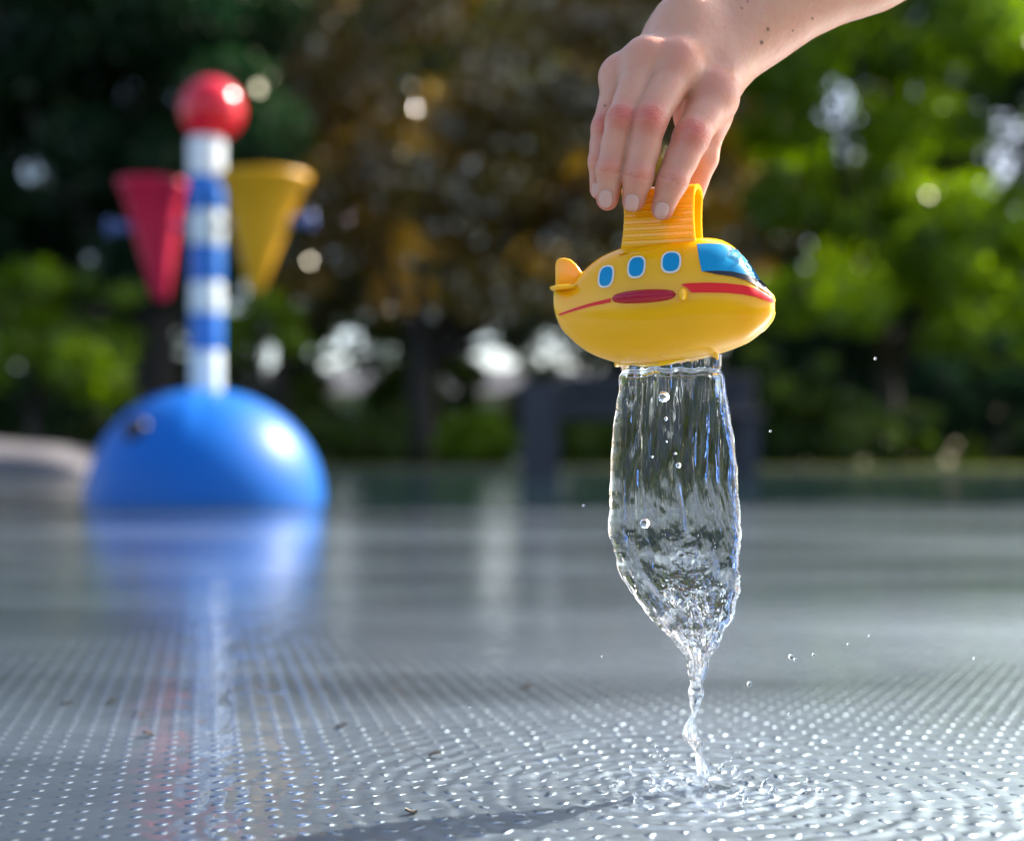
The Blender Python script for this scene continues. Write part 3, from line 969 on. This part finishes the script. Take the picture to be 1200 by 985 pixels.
# ------------------------------------------------------------------ falling water
WT = [  # photograph row, left edge, right edge
    (416, 727, 846), (424, 727, 846), (429, 727, 846), (434, 728.5, 844.5), (440, 726, 848), (455, 725.5, 850.5), (480, 721.5, 855), (520, 717.5, 861), (560, 715, 865), (600, 714, 867), (625, 714.5, 868),
    (650, 721, 868), (675, 728.5, 867), (690, 736, 866), (705, 748, 863), (720, 760, 860), (735, 773, 851), (748, 786, 844.5), (760, 796, 838), (770, 803, 832),
    (780, 805.5, 830), (792, 806.5, 826.5), (801, 808.5, 823), (810, 806, 825), (824, 808, 820.5), (836, 811, 816.5), (845, 805, 815), (860, 800, 820), (872, 807, 824), (881, 813.5, 822.5),
    (893, 815.5, 830), (905, 817.5, 832.5), (914, 819.5, 829.5), (922, 822, 827), (929, 818, 832)]


def falling_water():
    nv_, nu_ = 760, 300
    py = np.linspace(416, 929, nv_)
    Lf = smooth_interp([(a, b_) for a, b_, c in WT], py); Rt = smooth_interp([(a, c) for a, b_, c in WT], py)
    cx = (Lf + Rt) / 2; hw = (Rt - Lf) / 2
    # depth of the sheet: thick at the spout, a curtain in the middle, round at the drops
    dp = smooth_interp([(416, 22), (430, 23), (445, 25), (480, 24), (560, 22), (640, 24), (700, 22), (760, 15), (790, 8), (836, 2.3), (858, 8), (881, 3.5), (905, 7), (929, 6)], py)
    a = np.linspace(0, 2 * math.pi, nu_, endpoint=False)
    A, Yp = np.meshgrid(a, py)
    ca, sa = np.cos(A), np.sin(A)
    HW, DP, CX = hw[:, None], dp[:, None], cx[:, None]
    # dumb-bell section: rims at both sides are rounder than the middle
    ex = 2.0
    X = CX + HW * np.sign(ca) * np.abs(ca) ** .92
    sec = np.abs(sa) ** .85 * (1 - .18 * (np.abs(ca) < .8) * (1 - (ca / .8) ** 2))
    rim = np.exp(-((np.abs(X - CX) / np.maximum(HW, 1) - .88) / .10) ** 2)
    Yd = DP * np.sign(sa) * (sec * (1 + .35 * rim))
    n1, n2, n3 = Noise(101), Noise(102), Noise(103)
    front = np.where(sa < 0, 0.0, 31.7)
    xs = (X - 780); ys = Yp - 430
    up = np.clip(1 - (Yp - 560) / 120, 0, 1)
    low = np.clip((Yp - 560) / 130, 0, 1)
    # streaks run down, leaning in towards the tip
    slant = xs + ys * .03
    rel = (X - CX) / np.maximum(HW, 2) * 62; slant = slant * up + rel * (1 - up)
    streak = n1.fbm(slant / 6.5, ys / 80 + front, front, 3) * 2.0 + n2.fbm(slant / 2.8, ys / 40 + front, front + 3, 2) * 1.0
    turb = n2.fbm(rel / 10, ys / 26 + front, front + 9, 3) * 4.8 + n3.fbm(rel / 4.5, ys / 9.0, front, 2) * .55
    # churning tongue that rises inside the curtain
    spike = np.exp(-((X - (808 + (Yp - 640) * .02)) / np.maximum(5 + (Yp - 620) * .42, 4)) ** 2) * np.clip((Yp - 612) / 60, 0, 1)
    churn = (np.abs(n3.fbm(xs / 8, ys / 12, front + 2, 3)) * 6.0 - 1.5) * spike
    taper = np.clip(HW / 26, .14, 1)
    dy = (streak * (.45 + .55 * up) + turb * low ** 1.3 + churn) * taper
    side = np.clip(1 - np.abs(ca) ** 6, .08, 1)
    Yd = Yd + np.sign(sa) * dy * side
    edge = n1.fbm(ys / 13, front * 0 + (ca > 0) * 17.0, ys * 0, 3)
    fold = 437 + 2.2 * n1(xs / 14, ys * 0, front)
    Yd = Yd + np.sign(sa) * np.where(np.abs(sa) > .15, 1, 0) * 3.2 * np.exp(-((Yp - fold) / 2.6) ** 2)
    X = X + edge * np.abs(ca) ** 4 * (.5 + 1.5 * low) * taper + n2(ys / 6, X / 9, ys * 0) * .6 * low * taper
    # slight twist of the tail
    D = FD + Yd * PX
    s = PX
    Xw = (X - 600) * s; Zw = CAMH - (Yp - 540) * s
    V = np.stack([Xw, D, Zw], -1).reshape(-1, 3)
    idx = np.arange(nv_ * nu_).reshape(nv_, nu_)
    nx = np.roll(idx, -1, axis=1)
    F = np.stack([idx[:-1], idx[1:], nx[1:], nx[:-1]], -1).reshape(-1, 4)
    c0, c1 = len(V), len(V) + 1
    V = np.vstack([V, V[:nu_].mean(0), V[-nu_:].mean(0)])
    tri0 = np.stack([idx[0], nx[0], np.full(nu_, c0), np.full(nu_, c0)], -1)
    faces = [list(q) for q in np.vstack([F]).tolist()] + [[int(a_), int(b_), c0] for a_, b_ in zip(idx[0], nx[0])] + [[int(b_), int(a_), c1] for a_, b_ in zip(idx[-1], nx[-1])]
    me = bpy.data.meshes.new('falling_water'); me.from_pydata(V.tolist(), [], faces); me.update()
    me.polygons.foreach_set('use_smooth', np.ones(len(me.polygons), bool))
    bm = bmesh.new(); bm.from_mesh(me); bmesh.ops.recalc_face_normals(bm, faces=bm.faces[:]); bm.to_mesh(me); bm.free()
    me.materials.append(M['water'])
    o = bpy.data.objects.new('falling_water', me); COL.objects.link(o)
    tag(o, 'clear stream of water pouring from the toy and narrowing to a twisted thread', 'water')
    # air bubbles caught inside the curtain
    return o


fw = falling_water()


def uvs(c, r, sq=(1, 1, 1), seg=20):
    bm = bmesh.new(); bmesh.ops.create_uvsphere(bm, u_segments=seg, v_segments=seg // 2 + 2, radius=1); bm.verts.index_update()
    v = [(c[0] + p.co.x * r * sq[0], c[1] + p.co.y * r * sq[1], c[2] + p.co.z * r * sq[2]) for p in bm.verts]
    f = [[p.index for p in g_.verts] for g_ in bm.faces]; bm.free()
    return v, f


# air bubbles inside the curtain (skin of the water seen from within: normals point into the air)
for px, py, r in ((777.5, 465, 6.2), (780, 490.5, 2.4), (794.5, 545, 3.6), (791, 531, 1.6), (755.5, 613, 6.0), (781, 517, 1.5), (764, 535, 1.7)):
    c = PM(px, py, -4)
    v, f = uvs((c.x, c.y, c.z), r * PX); f = [q[::-1] for q in f]
    mesh_np('bubble', v, f, M['water'], fw)

# splash where the thread meets the floor
parts = []
rs = random.Random(5)
for i in range(26):
    a = rs.uniform(0, 2 * math.pi); r0 = rs.uniform(.004, .05) ** 1.0
    x0, y0 = SPLASH[0] + math.cos(a) * r0, SPLASH[1] + math.sin(a) * r0 * .8
    hgt = rs.uniform(.002, .007); th = rs.uniform(.0006, .0015)
    pts, rad = [], []
    for k in range(7):
        u = k / 6
        pts.append((x0 + math.cos(a) * hgt * u * .7 + rs.uniform(-1, 1) * .0004, y0 + math.sin(a) * hgt * u * .5, -.0005 + hgt * (u - .25 * u * u)))
        rad.append(th * (1.4 - u) * (1 + .4 * math.sin(u * 9 + i)) * (.35 if k == 6 else 1))
    parts.append(tube(pts, rad, 9))
# two taller threads flung out
for x0, x1, y0, y1, n_ in ((790, 765, 905, 872, 9), (838, 868, 905, 880, 8)):
    for k in range(n_):
        u = k / (n_ - 1); c = PM(x0 + (x1 - x0) * u + rs.uniform(-2, 2), y0 + (y1 - y0) * u + rs.uniform(-2, 2), rs.uniform(-4, 4))
        parts.append(uvs((c.x, c.y, c.z), rs.uniform(.8, 2.0) * PX, (1, 1, rs.uniform(1, 1.6)), 10))
v, f = lathe([(.016, -.0008), (.013, .0004), (.008, .0012), (.004, .003), (.0022, .006)], 40, (SPLASH[0], SPLASH[1], 0), True)
v = [(x + math.sin(z_ * 900 + y * 700) * .0006, y, z_ + math.sin(x * 900) * .0004) for x, y, z_ in v]
parts.append((v, f))
v, f = merge(parts)
o = mesh_np('splash', v, f, M['water'])
tag(o, 'small clear splash where the water thread strikes the wet floor', 'splash')

# flying drops
DROPS = [(1026, 420, 1.6, 30, 'tiny water drop in front of the dark shrubs below the bright tree'),
         (903, 505, 1.5, 6, 'tiny water drop beside the water curtain, level with the bench legs'),
         (927, 769, 3.0, 0, 'largest of the water drops hovering beside the tip of the curtain'),
         (932, 772.5, 1.8, 2, 'small water drop touching the underside of the largest hovering drop'),
         (953.5, 766.5, 1.8, 0, 'small water drop just past the pair beside the curtain tip'),
         (878, 801, 2.4, -4, 'stretched water drop nearest the thread below the curtain tip'),
         (1142, 771, 1.8, 10, 'water drop low over the floor near the edge of the view'),
         (1019, 745, 1.5, 8, 'tiny water drop above the calm dark band of the floor'),
         (994, 754.5, 1.4, 5, 'faint water drop below the calm dark band of the floor'),
         (706, 769, 1.6, -5, 'lone water drop on the dome side of the curtain tip'),
         (684, 592, 1.5, 10, 'tiny water drop beside the upper curtain in front of the bench reflection'),
         (551, 829, 1.5, -8, 'tiny water drop above the floor on the dome side of the thread'),
         (763, 885, 1.9, -6, 'water drop flung up beside the splash'),
         (925, 836, 1.4, 4, 'tiny water drop skimming the bluish ripples past the thread')]
base_me = None
for px, py, r, dy, lab in DROPS:
    c = PM(px, py, dy)
    if base_me is None:
        v, f = uvs((0, 0, 0), 1.0); proto = mesh_np('water_droplet', v, f, M['water']); base_me = proto.data; o = proto
    else:
        o = bpy.data.objects.new('water_droplet', base_me); COL.objects.link(o)
    rr = r * PX
    o.location = c; o.scale = (rr, rr, rr * (1.5 if 'stretched' in lab else 1.0))
    tag(o, lab, 'water drop', 'water drops in the air')
# drop added on the windscreen to stand for its glint
v, f = uvs((0, 0, 0), 1.0)
xl0 = lx(866); z0 = (358 - 312) * q_; y0 = float(hull_y(xl0, z0))
o = bpy.data.objects.new('water_droplet', base_me); COL.objects.link(o)
loc = Matrix.Translation(toy_o) @ Matrix.Rotation(A_, 4, 'Z') @ Vector((xl0, y0, z0))
o.location = loc; o.scale = (.0034, .0018, .0046); o.rotation_euler = (.5, 0, A_ + .6)
tag(o, 'flattened water drop added on the blue windscreen of the toy for its glint', 'water drop', 'water drops in the air')

# scraps of leaf on the floor
LV = [(78, 826, 'brown leaf scrap with a yellowish end on the floor below the dome'), (131, 824.5, 'reddish dark leaf scrap on the floor below the dome'), (163, 840, 'dark leaf scrap by the pinkish reflection of the bucket'),
      (174, 863, 'thin dark leaf scrap lower than the reddish one'), (482, 954, 'black leaf scrap among the close ripples'), (617, 806, 'dark leaf scrap in the middle of the floor'),
      (400, 853, 'small brown leaf scrap on the dotted floor'), (510, 887, 'thin black leaf scrap ahead of the ripples')]
for i, (px, py, lab) in enumerate(LV):
    d = FD * 385 / (py - 540)
    c = P(px, py, d); L2 = 7.5 * PX * d / FD; W2 = L2 * .45
    n_ = 9; vv, ff = [], []
    for k in range(n_):
        u = k / (n_ - 1) * 2 - 1; wd = W2 * (1 - u * u) ** .7 + .0002
        for s_ in (-1, 0, 1):
            vv.append((u * L2 / 1.0, s_ * wd, .0016 + .0005 * abs(s_) + .0007 * math.sin(u * 2 + i)))
    for k in range(n_ - 1):
        for s_ in range(2):
            q = k * 3 + s_; ff.append([q, q + 3, q + 4, q + 1])
    nvv = len(vv); vv += [(a, b_, c_ - .0005) for a, b_, c_ in vv]; ff += [[z_ + nvv for z_ in q[::-1]] for q in ff]
    o = mesh_np('leaf_scrap', vv, ff, M['dead_leaf']); o.location = (c.x, d, 0); o.rotation_euler = (0, 0, random.uniform(-.6, .6))
    tag(o, lab, 'leaf', 'leaf scraps on the wet floor')


# ------------------------------------------------------------------ the arm and hand
def j(px, py, r, dy):
    p = PM(px, py, dy); return (np.array(p) * 1000, RM(r, dy) * 1000)     # millimetres


FING = {
    'index': [j(836, 116, 24.5, -3), j(810, 161, 19.5, -19), j(787.5, 213, 16.8, -21), j(776.5, 244.5, 13.0, -17.2)],
    'middle': [j(793, 79, 23.5, -9), j(760.5, 143, 18.6, -23), j(748, 206, 16.6, -22), j(742.5, 234.5, 13.2, -17.4)],
    'ring': [j(757, 75, 22, -8), j(728.5, 141, 16.8, -20), j(715, 199, 14.8, -19), j(712, 233.5, 12.4, -14.5)],
    'pinky': [j(726.5, 92, 18.5, -1), j(708.5, 150, 13.5, -9), j(703.2, 189, 12.3, -10), j(702.6, 222, 10.8, -7)],
}
THUMB = [j(845, 85, 25, 22), j(834, 140, 19.5, 12), j(824, 186, 16.5, 14), j(808, 236, 14, 16.5)]
META = [j(848, 60, 27, 21), j(833, 45, 29, 22), j(812, 40, 29, 23), j(797, 47, 26, 25)]
for c_ in FING.values():
    for i_ in range(4): c_[i_] = (c_[i_][0], c_[i_][1] * 1.06)
WEB = [(j(800, 100, 20, 1), j(806, 140, 14, 2)), (j(806, 140, 14, 2), j(812, 168, 11, 4))]
ARM = [j(828, 48, 53, 26), j(887, 12, 57, 28), j(1013, -58, 67, 32), j(1200, -150, 84, 40), j(1480, -285, 104, 52)]
HN = Noise(77, 48)


def cap(p, a, b):
    pa = p - a[0].astype(p.dtype); ba = (b[0] - a[0]).astype(p.dtype)
    t = np.clip(pa @ ba / float(ba @ ba), 0, 1)
    return np.sqrt(((pa - t[:, None] * ba) ** 2).sum(1)) - (a[1] + (b[1] - a[1]) * t)


def smin(a, b, k):
    h = np.maximum(k - np.abs(a - b), 0) / k
    return np.minimum(a, b) - h * h * k * .25


def groove(p, J, ax, r, offs, depth, w):
    q = p - J
    s = q @ ax
    s = s + .35 * np.sin(q[:, 0] * 1.3 + J[0]) + .2 * np.sin(q[:, 0] * 3.1 + 1)
    near = np.exp(-((q ** 2).sum(1) / (1.45 * r) ** 2) ** 2) * np.clip(-q[:, 1] / r + .15, 0, 1)
    g_ = 0
    for o_, m_ in offs: g_ = g_ + m_ * np.exp(-((s - o_) / w) ** 2)
    return g_ * depth * near


def sdf(p):
    palm = None
    mcp = [FING[k][0] for k in ('index', 'middle', 'ring', 'pinky')]
    for m_, c_ in zip(META, mcp):
        d = cap(p, (c_[0] + np.array([0, 2.0, 0]), c_[1] * .97), (m_[0], m_[1]))
        palm = d if palm is None else smin(palm, d, 7)
    # web of flesh between the knuckles, behind the finger roots
    for a, b in zip(mcp[:-1], mcp[1:]):
        palm = smin(palm, cap(p, (a[0] + np.array([0, 3.0, 1.0]), a[1] * .84), (b[0] + np.array([0, 3.0, 1.0]), b[1] * .84)), 7)
    for a, b in WEB: palm = smin(palm, cap(p, a, b), 4)
    arm = None
    flat = np.array([1, .86, 1])
    for a, b in zip(ARM[:-1], ARM[1:]):
        cy = (a[0][1] + b[0][1]) / 2
        q = p.copy(); q[:, 1] = (q[:, 1] - cy) / .86 + cy
        d = cap(q, a, b); arm = d if arm is None else smin(arm, d, 10)
    # bump of the ulna head by the wrist
    u_ = PM(806, 14, 8); u_ = np.array(u_) * 1000
    arm = smin(arm, np.sqrt(((p - u_) ** 2).sum(1)) - 7.5, 10)
    d = smin(palm, arm, 24)
    th = smin(smin(cap(p, THUMB[0], THUMB[1]), cap(p, THUMB[1], THUMB[2]), 4), cap(p, THUMB[2], THUMB[3]), 3)
    d = smin(d, th, 8)
    # thumb web to index root
    d = smin(d, cap(p, (FING['index'][0][0] + np.array([-1, 10, 4]), 6.0), (THUMB[1][0] + np.array([-1, 0, 4]), 6.0)), 8)
    fs = None
    for k, c in FING.items():
        f_ = cap(p, c[0], c[1]); f_ = smin(f_, cap(p, c[1], c[2]), 3.0); f_ = smin(f_, cap(p, c[2], c[3]), 2.5)
        # dorsal knuckle swell
        for ji, rr in ((1, .60), (2, .55)):
            a_ = c[ji][0] + np.array([0, -c[ji][1] * .50, 0])
            f_ = smin(f_, np.sqrt(((p - a_) ** 2).sum(1)) - c[ji][1] * rr, 3.2)
        # soft pads under each segment
        m_ = (c[1][0] + c[2][0]) / 2 + np.array([0, c[1][1] * .35, 0]); f_ = smin(f_, np.sqrt(((p - m_) ** 2).sum(1)) - c[1][1] * .8, 4)
        ax1 = (c[2][0] - c[0][0]); ax1 /= np.linalg.norm(ax1); ax2 = (c[3][0] - c[1][0]); ax2 /= np.linalg.norm(ax2)
        f_ = f_ + groove(p, c[1][0], ax1, c[1][1], ((-2.4, .7), (-.9, 1), (.6, .9), (2.2, .6)), .60, .45)
        f_ = f_ + groove(p, c[2][0], ax2, c[2][1], ((-1.0, .55), (.5, 1)), .55, .45)
        fs = f_ if fs is None else smin(fs, f_, .9)
    d = smin(d, fs, 5.5)
    # bony knuckles
    for c, rr in zip(mcp, (.62, .60, .56, .5)):
        a_ = c[0] + np.array([0, -c[1] * .36, c[1] * .32])
        d = smin(d, np.sqrt(((p - a_) ** 2).sum(1)) - c[1] * rr, 9)
    d = d + .16 * HN(p[:, 0] / 7, p[:, 1] / 7, p[:, 2] / 7) + .05 * HN(p[:, 0] / 2.2, p[:, 1] / 2.2, p[:, 2] / 2.2)
    return d


def surface_net(xs, ys, zs, fn):
    nx, ny, nz = len(xs), len(ys), len(zs)
    st = 4
    cx, cy_, cz = xs[::st], ys[::st], zs[::st]
    G = np.stack(np.meshgrid(cx, cy_, cz, indexing='ij'), -1).reshape(-1, 3).astype(np.float32)
    C = fn(G).reshape(len(cx), len(cy_), len(cz))
    Fd = C.repeat(st, 0).repeat(st, 1).repeat(st, 2)[:nx, :ny, :nz].astype(np.float32)
    hx = np.gradient(xs); hy = np.gradient(ys); hz = np.gradient(zs)
    thr = 2.0 * st * np.maximum(np.maximum(hx[:, None, None], hy[None, :, None]), hz[None, None, :])
    mask = np.abs(Fd) < thr
    I = np.argwhere(mask)
    Pp = np.stack([xs[I[:, 0]], ys[I[:, 1]], zs[I[:, 2]]], 1).astype(np.float32)
    out = np.empty(len(Pp), np.float32)
    for s in range(0, len(Pp), 400000): out[s:s + 400000] = fn(Pp[s:s + 400000])
    Fd[mask] = out
    S = Fd < 0
    corner = [(a, b, c) for a in (0, 1) for b in (0, 1) for c in (0, 1)]
    cnt = sum(S[a:nx - 1 + a, b:ny - 1 + b, c:nz - 1 + c].astype(np.int8) for a, b, c in corner)
    act = (cnt > 0) & (cnt < 8)
    Q = np.argwhere(act)
    acc = np.zeros((len(Q), 3)); num = np.zeros(len(Q))
    axs = (xs, ys, zs)
    for a in corner:
        for ax in range(3):
            if a[ax]: continue
            b = list(a); b[ax] = 1
            i0 = Q + np.array(a); i1 = Q + np.array(b)
            f0 = Fd[i0[:, 0], i0[:, 1], i0[:, 2]]; f1 = Fd[i1[:, 0], i1[:, 1], i1[:, 2]]
            cr = (f0 < 0) != (f1 < 0)
            t = np.where(cr, f0 / np.where(cr, f0 - f1, 1), 0)
            p0 = np.stack([axs[k][i0[:, k]] for k in range(3)], 1); p1 = np.stack([axs[k][i1[:, k]] for k in range(3)], 1)
            acc += np.where(cr[:, None], p0 + (p1 - p0) * t[:, None], 0); num += cr
    Vv = acc / num[:, None]
    idm = -np.ones(act.shape, np.int64); idm[act] = np.arange(len(Q))
    faces = []
    for ax in range(3):
        o1, o2 = [(1, 2), (2, 0), (0, 1)][ax]
        sl = [slice(1, n_ - 1) for n_ in (nx, ny, nz)]
        sl0 = list(sl); sl0[ax] = slice(0, (nx, ny, nz)[ax] - 1); sl1 = list(sl); sl1[ax] = slice(1, (nx, ny, nz)[ax])
        A, B = S[tuple(sl0)], S[tuple(sl1)]
        E = np.argwhere(A != B); base = E + np.array([0 if k == ax else 1 for k in range(3)])
        flip = A[E[:, 0], E[:, 1], E[:, 2]]
        u = np.zeros(3, int); u[o1] = 1; w = np.zeros(3, int); w[o2] = 1
        q = []
        for off in (np.zeros(3, int), u, u + w, w):
            c = base - off; q.append(idm[c[:, 0], c[:, 1], c[:, 2]])
        q = np.stack(q, 1)
        q[~flip] = q[~flip][:, ::-1]
        faces.append(q)
    Fc = np.vstack(faces)
    Fc = Fc[(Fc >= 0).all(1)]
    return Vv, Fc


def axis(lo, f0, f1, hi, step, g=1.12, mx=3.0):
    mid = list(np.arange(f0, f1, step)); up, s = [f1], step
    while up[-1] < hi: s = min(s * g, mx); up.append(up[-1] + s)
    dn, s, x_ = [], step, f0
    while x_ > lo: s = min(s * g, mx); x_ -= s; dn.append(x_)
    return np.array(dn[::-1] + mid + up)


ax_x = axis(28, 30, 165, 375, .62); ax_y = axis(560, 562, 652, 705, .62); ax_z = axis(228, 236, 336, 490, .62)
Vh, Fh = surface_net(ax_x, ax_y, ax_z, sdf)
e_ = .2
def grad(p):
    p = p.astype(np.float64)
    g_ = np.stack([sdf(p + np.eye(3)[k] * e_) - sdf(p - np.eye(3)[k] * e_) for k in range(3)], 1) / (2 * e_)
    return g_
for _ in range(2):
    g_ = grad(Vh); d_ = sdf(Vh.astype(np.float64))
    Vh = Vh - g_ * (np.clip(d_, -.6, .6) / np.maximum((g_ ** 2).sum(1), .2))[:, None]


def skin_material():
    m, nt, b = new_mat('skin')
    L = nt.links.new
    tc = N(nt, 'ShaderNodeTexCoord')
    red = N(nt, 'ShaderNodeAttribute', attribute_name='redness'); mole = N(nt, 'ShaderNodeAttribute', attribute_name='mole')
    mot = N(nt, 'ShaderNodeTexNoise'); mot.inputs['Scale'].default_value = 130; mot.inputs['Detail'].default_value = 4
    L(tc.outputs['Object'], mot.inputs['Vector'])
    m1 = N(nt, 'ShaderNodeMix', data_type='RGBA'); m1.inputs['A'].default_value = (.69, .355, .235, 1); m1.inputs['B'].default_value = (.62, .155, .105, 1)
    ad = N(nt, 'ShaderNodeMath', operation='MULTIPLY_ADD'); ad.inputs[1].default_value = .5; ad.use_clamp = True
    mm = N(nt, 'ShaderNodeMath', operation='SUBTRACT'); mm.inputs[1].default_value = .42
    L(mot.outputs['Fac'], mm.inputs[0]); L(mm.outputs[0], ad.inputs[0]); L(red.outputs['Fac'], ad.inputs[2])
    L(ad.outputs[0], m1.inputs['Factor'])
    m2 = N(nt, 'ShaderNodeMix', data_type='RGBA'); m2.inputs['B'].default_value = (.10, .035, .02, 1)
    L(mole.outputs['Fac'], m2.inputs['Factor']); L(m1.outputs['Result'], m2.inputs['A'])
    L(m2.outputs['Result'], b.inputs['Base Color'])
    b.inputs['Roughness'].default_value = .38
    b.inputs['Subsurface Weight'].default_value = 1.0
    b.inputs['Subsurface Radius'].default_value = (1, .35, .18); b.inputs['Subsurface Scale'].default_value = .0045
    b.inputs['Specular IOR Level'].default_value = .45
    vo = N(nt, 'ShaderNodeTexVoronoi', feature='DISTANCE_TO_EDGE'); vo.inputs['Scale'].default_value = 1100
    wa = N(nt, 'ShaderNodeTexNoise'); wa.inputs['Scale'].default_value = 400; wa.inputs['Detail'].default_value = 3
    L(tc.outputs['Object'], vo.inputs['Vector']); L(tc.outputs['Object'], wa.inputs['Vector'])
    b1 = N(nt, 'ShaderNodeBump'); b1.inputs['Strength'].default_value = .4; b1.inputs['Distance'].default_value = .0003
    L(vo.outputs['Distance'], b1.inputs['Height'])
    b2 = N(nt, 'ShaderNodeBump'); b2.inputs['Strength'].default_value = .4; b2.inputs['Distance'].default_value = .0006
    L(wa.outputs['Fac'], b2.inputs['Height']); L(b1.outputs['Normal'], b2.inputs['Normal'])
    L(b2.outputs['Normal'], b.inputs['Normal'])
    return m


red = np.zeros(len(Vh))
def blush(c, r, a):
    global red
    red = np.maximum(red, a * np.exp(-((Vh - c) ** 2).sum(1) / r ** 2))
for k, c in FING.items():
    blush(c[1][0] + np.array([0, -c[1][1], 0]), c[1][1] * 1.05, .8)
    blush(c[2][0] + np.array([0, -c[2][1], 0]), c[2][1] * .9, .30)
    blush(c[3][0] + np.array([0, 0, -c[3][1] * .8]), c[3][1] * 1.4, .7)
    blush(c[0][0] + np.array([0, -c[0][1] * .6, c[0][1] * .3]), c[0][1] * .95, .55 if k in ('index', 'middle') else .32)
for k, c in FING.items():
    for J_, axv, offs in ((c[1], c[2][0] - c[0][0], ((-2.4, .7), (-.9, 1), (.6, .9), (2.2, .6))), (c[2], c[3][0] - c[1][0], ((-1.0, .55), (.5, 1)))):
        red = red + groove(Vh, J_[0], axv / np.linalg.norm(axv), J_[1], offs, .38, .55)
red = np.clip(red + .14 * np.clip((300 - Vh[:, 2]) / 40, 0, 1), 0, 1)
mole = np.zeros(len(Vh))
MOLES = [(952, 22, 1.6), (900, 34.5, 2.0), (892.5, 50, 2.4), (929, 36, 1.4), (869, 10, 1.2), (876, 2, 1.2), (850, 33, .9), (709, 124, 1.5)]
for mpx, mpy, mr in MOLES:
    dd = Vh[:, 1] / 600
    sx = 600 + Vh[:, 0] / (.36 * dd); sy = 540 - (Vh[:, 2] - CAMH * 1000) / (.36 * dd)
    mole = np.maximum(mole, np.clip(1.3 - np.hypot(sx - mpx, (sy - mpy) * .9) / mr, 0, 1) * (Vh[:, 1] < 640))
person = mesh_np('person', Vh * 1e-3, Fh, skin_material())
for nm_, arr in (('redness', red), ('mole', mole)):
    a_ = person.data.attributes.new(nm_, 'FLOAT', 'POINT')
    a_.data.foreach_set('value', arr.astype(np.float32))
tag(person, 'bare forearm and hand reaching down to hold the yellow toy by its handle', 'person')


# fingernails, laid on the skin surface
def nail(name, px, py, w, h, dirn, ydep):
    dirn = math.radians(dirn)
    rows, cols = 15, 13
    pts = []
    for i in range(rows):
        u = i / (rows - 1) * 2 - 1
        for k_ in range(cols):
            t = k_ / (cols - 1) * 2 - 1
            wd = (1 - abs(u) ** 3.2 * .38) if u < 0 else (1 - abs(u) ** 3.0 * .30)
            a, b_ = t * w / 2 * wd, u * h / 2 - (.10 * h * (t * t) * (1 if u > 0 else -1) * abs(u))
            pts.append((px + a * math.cos(dirn) - b_ * math.sin(dirn), py + a * math.sin(dirn) + b_ * math.cos(dirn), t, u))
    pts = np.array(pts)
    y = np.full(len(pts), FD * 1000 - 45.0)
    for _ in range(70):
        s_ = .36 * y / 600
        pp = np.stack([(pts[:, 0] - 600) * s_, y, CAMH * 1000 - (pts[:, 1] - 540) * s_], 1)
        y = y + np.clip(sdf(pp), -.5, 2) * .8
        y = np.minimum(y, FD * 1000 + 5)
    s_ = .36 * y / 600
    pp = np.stack([(pts[:, 0] - 600) * s_, y, CAMH * 1000 - (pts[:, 1] - 540) * s_], 1)
    g_ = grad(pp); g_ /= np.maximum(np.linalg.norm(g_, axis=1, keepdims=True), 1e-6)
    edge = np.maximum(np.abs(pts[:, 2]), np.abs(pts[:, 3]))
    lift = np.where(edge > .99, -.25, .30 - .12 * edge ** 4)
    lift = np.where((pts[:, 3] > .99) & (np.abs(pts[:, 2]) < .9), .25, lift)     # free edge stands clear
    pp = pp + g_ * lift[:, None]
    f = []
    for i in range(rows - 1):
        for k_ in range(cols - 1):
            q = i * cols + k_; f.append([q, q + cols, q + cols + 1, q + 1])
    return mesh_np(name, pp * 1e-3, f, M['nail'], person)


for nm_, px, py, w, h, dg in (('fingernail', 775.3, 246.5, 17.5, 20.5, 14), ('fingernail', 740.3, 237.8, 18, 21.5, 6), ('fingernail', 709.8, 232.5, 17, 21, 4), ('fingernail', 696.8, 222, 7, 17, 5)):
    nail(nm_, px, py, w, h, dg, 0)

# fine hairs that catch the light along the wrist and forearm
hr = random.Random(9)
hv, hf = [], []
cand = np.where((Vh[:, 2] > 318) & (Vh[:, 0] > 55) & (Vh[:, 0] < 185))[0]
gsel = RNG.choice(cand, 420, replace=False)
gn = grad(Vh[gsel]); gn /= np.linalg.norm(gn, axis=1, keepdims=True)
parts = []
for p0, nn in zip(Vh[gsel], gn):
    ln = hr.uniform(1.8, 3.6); t_ = np.array([-.8, hr.uniform(-.4, .2), -.5]); t_ = t_ - nn * (t_ @ nn)
    pts = [p0 - nn * .1, p0 + nn * .35 * ln * .5 + t_ * ln * .35, p0 + nn * .45 * ln * .6 + t_ * ln * .9]
    parts.append(tube([q * 1e-3 for q in pts], [.000035, .00003, .00001], 4))
v, f = merge(parts)
mesh_np('arm_hair', v, f, plastic('fair_hair', (.55, .42, .26), .35, .1), person)
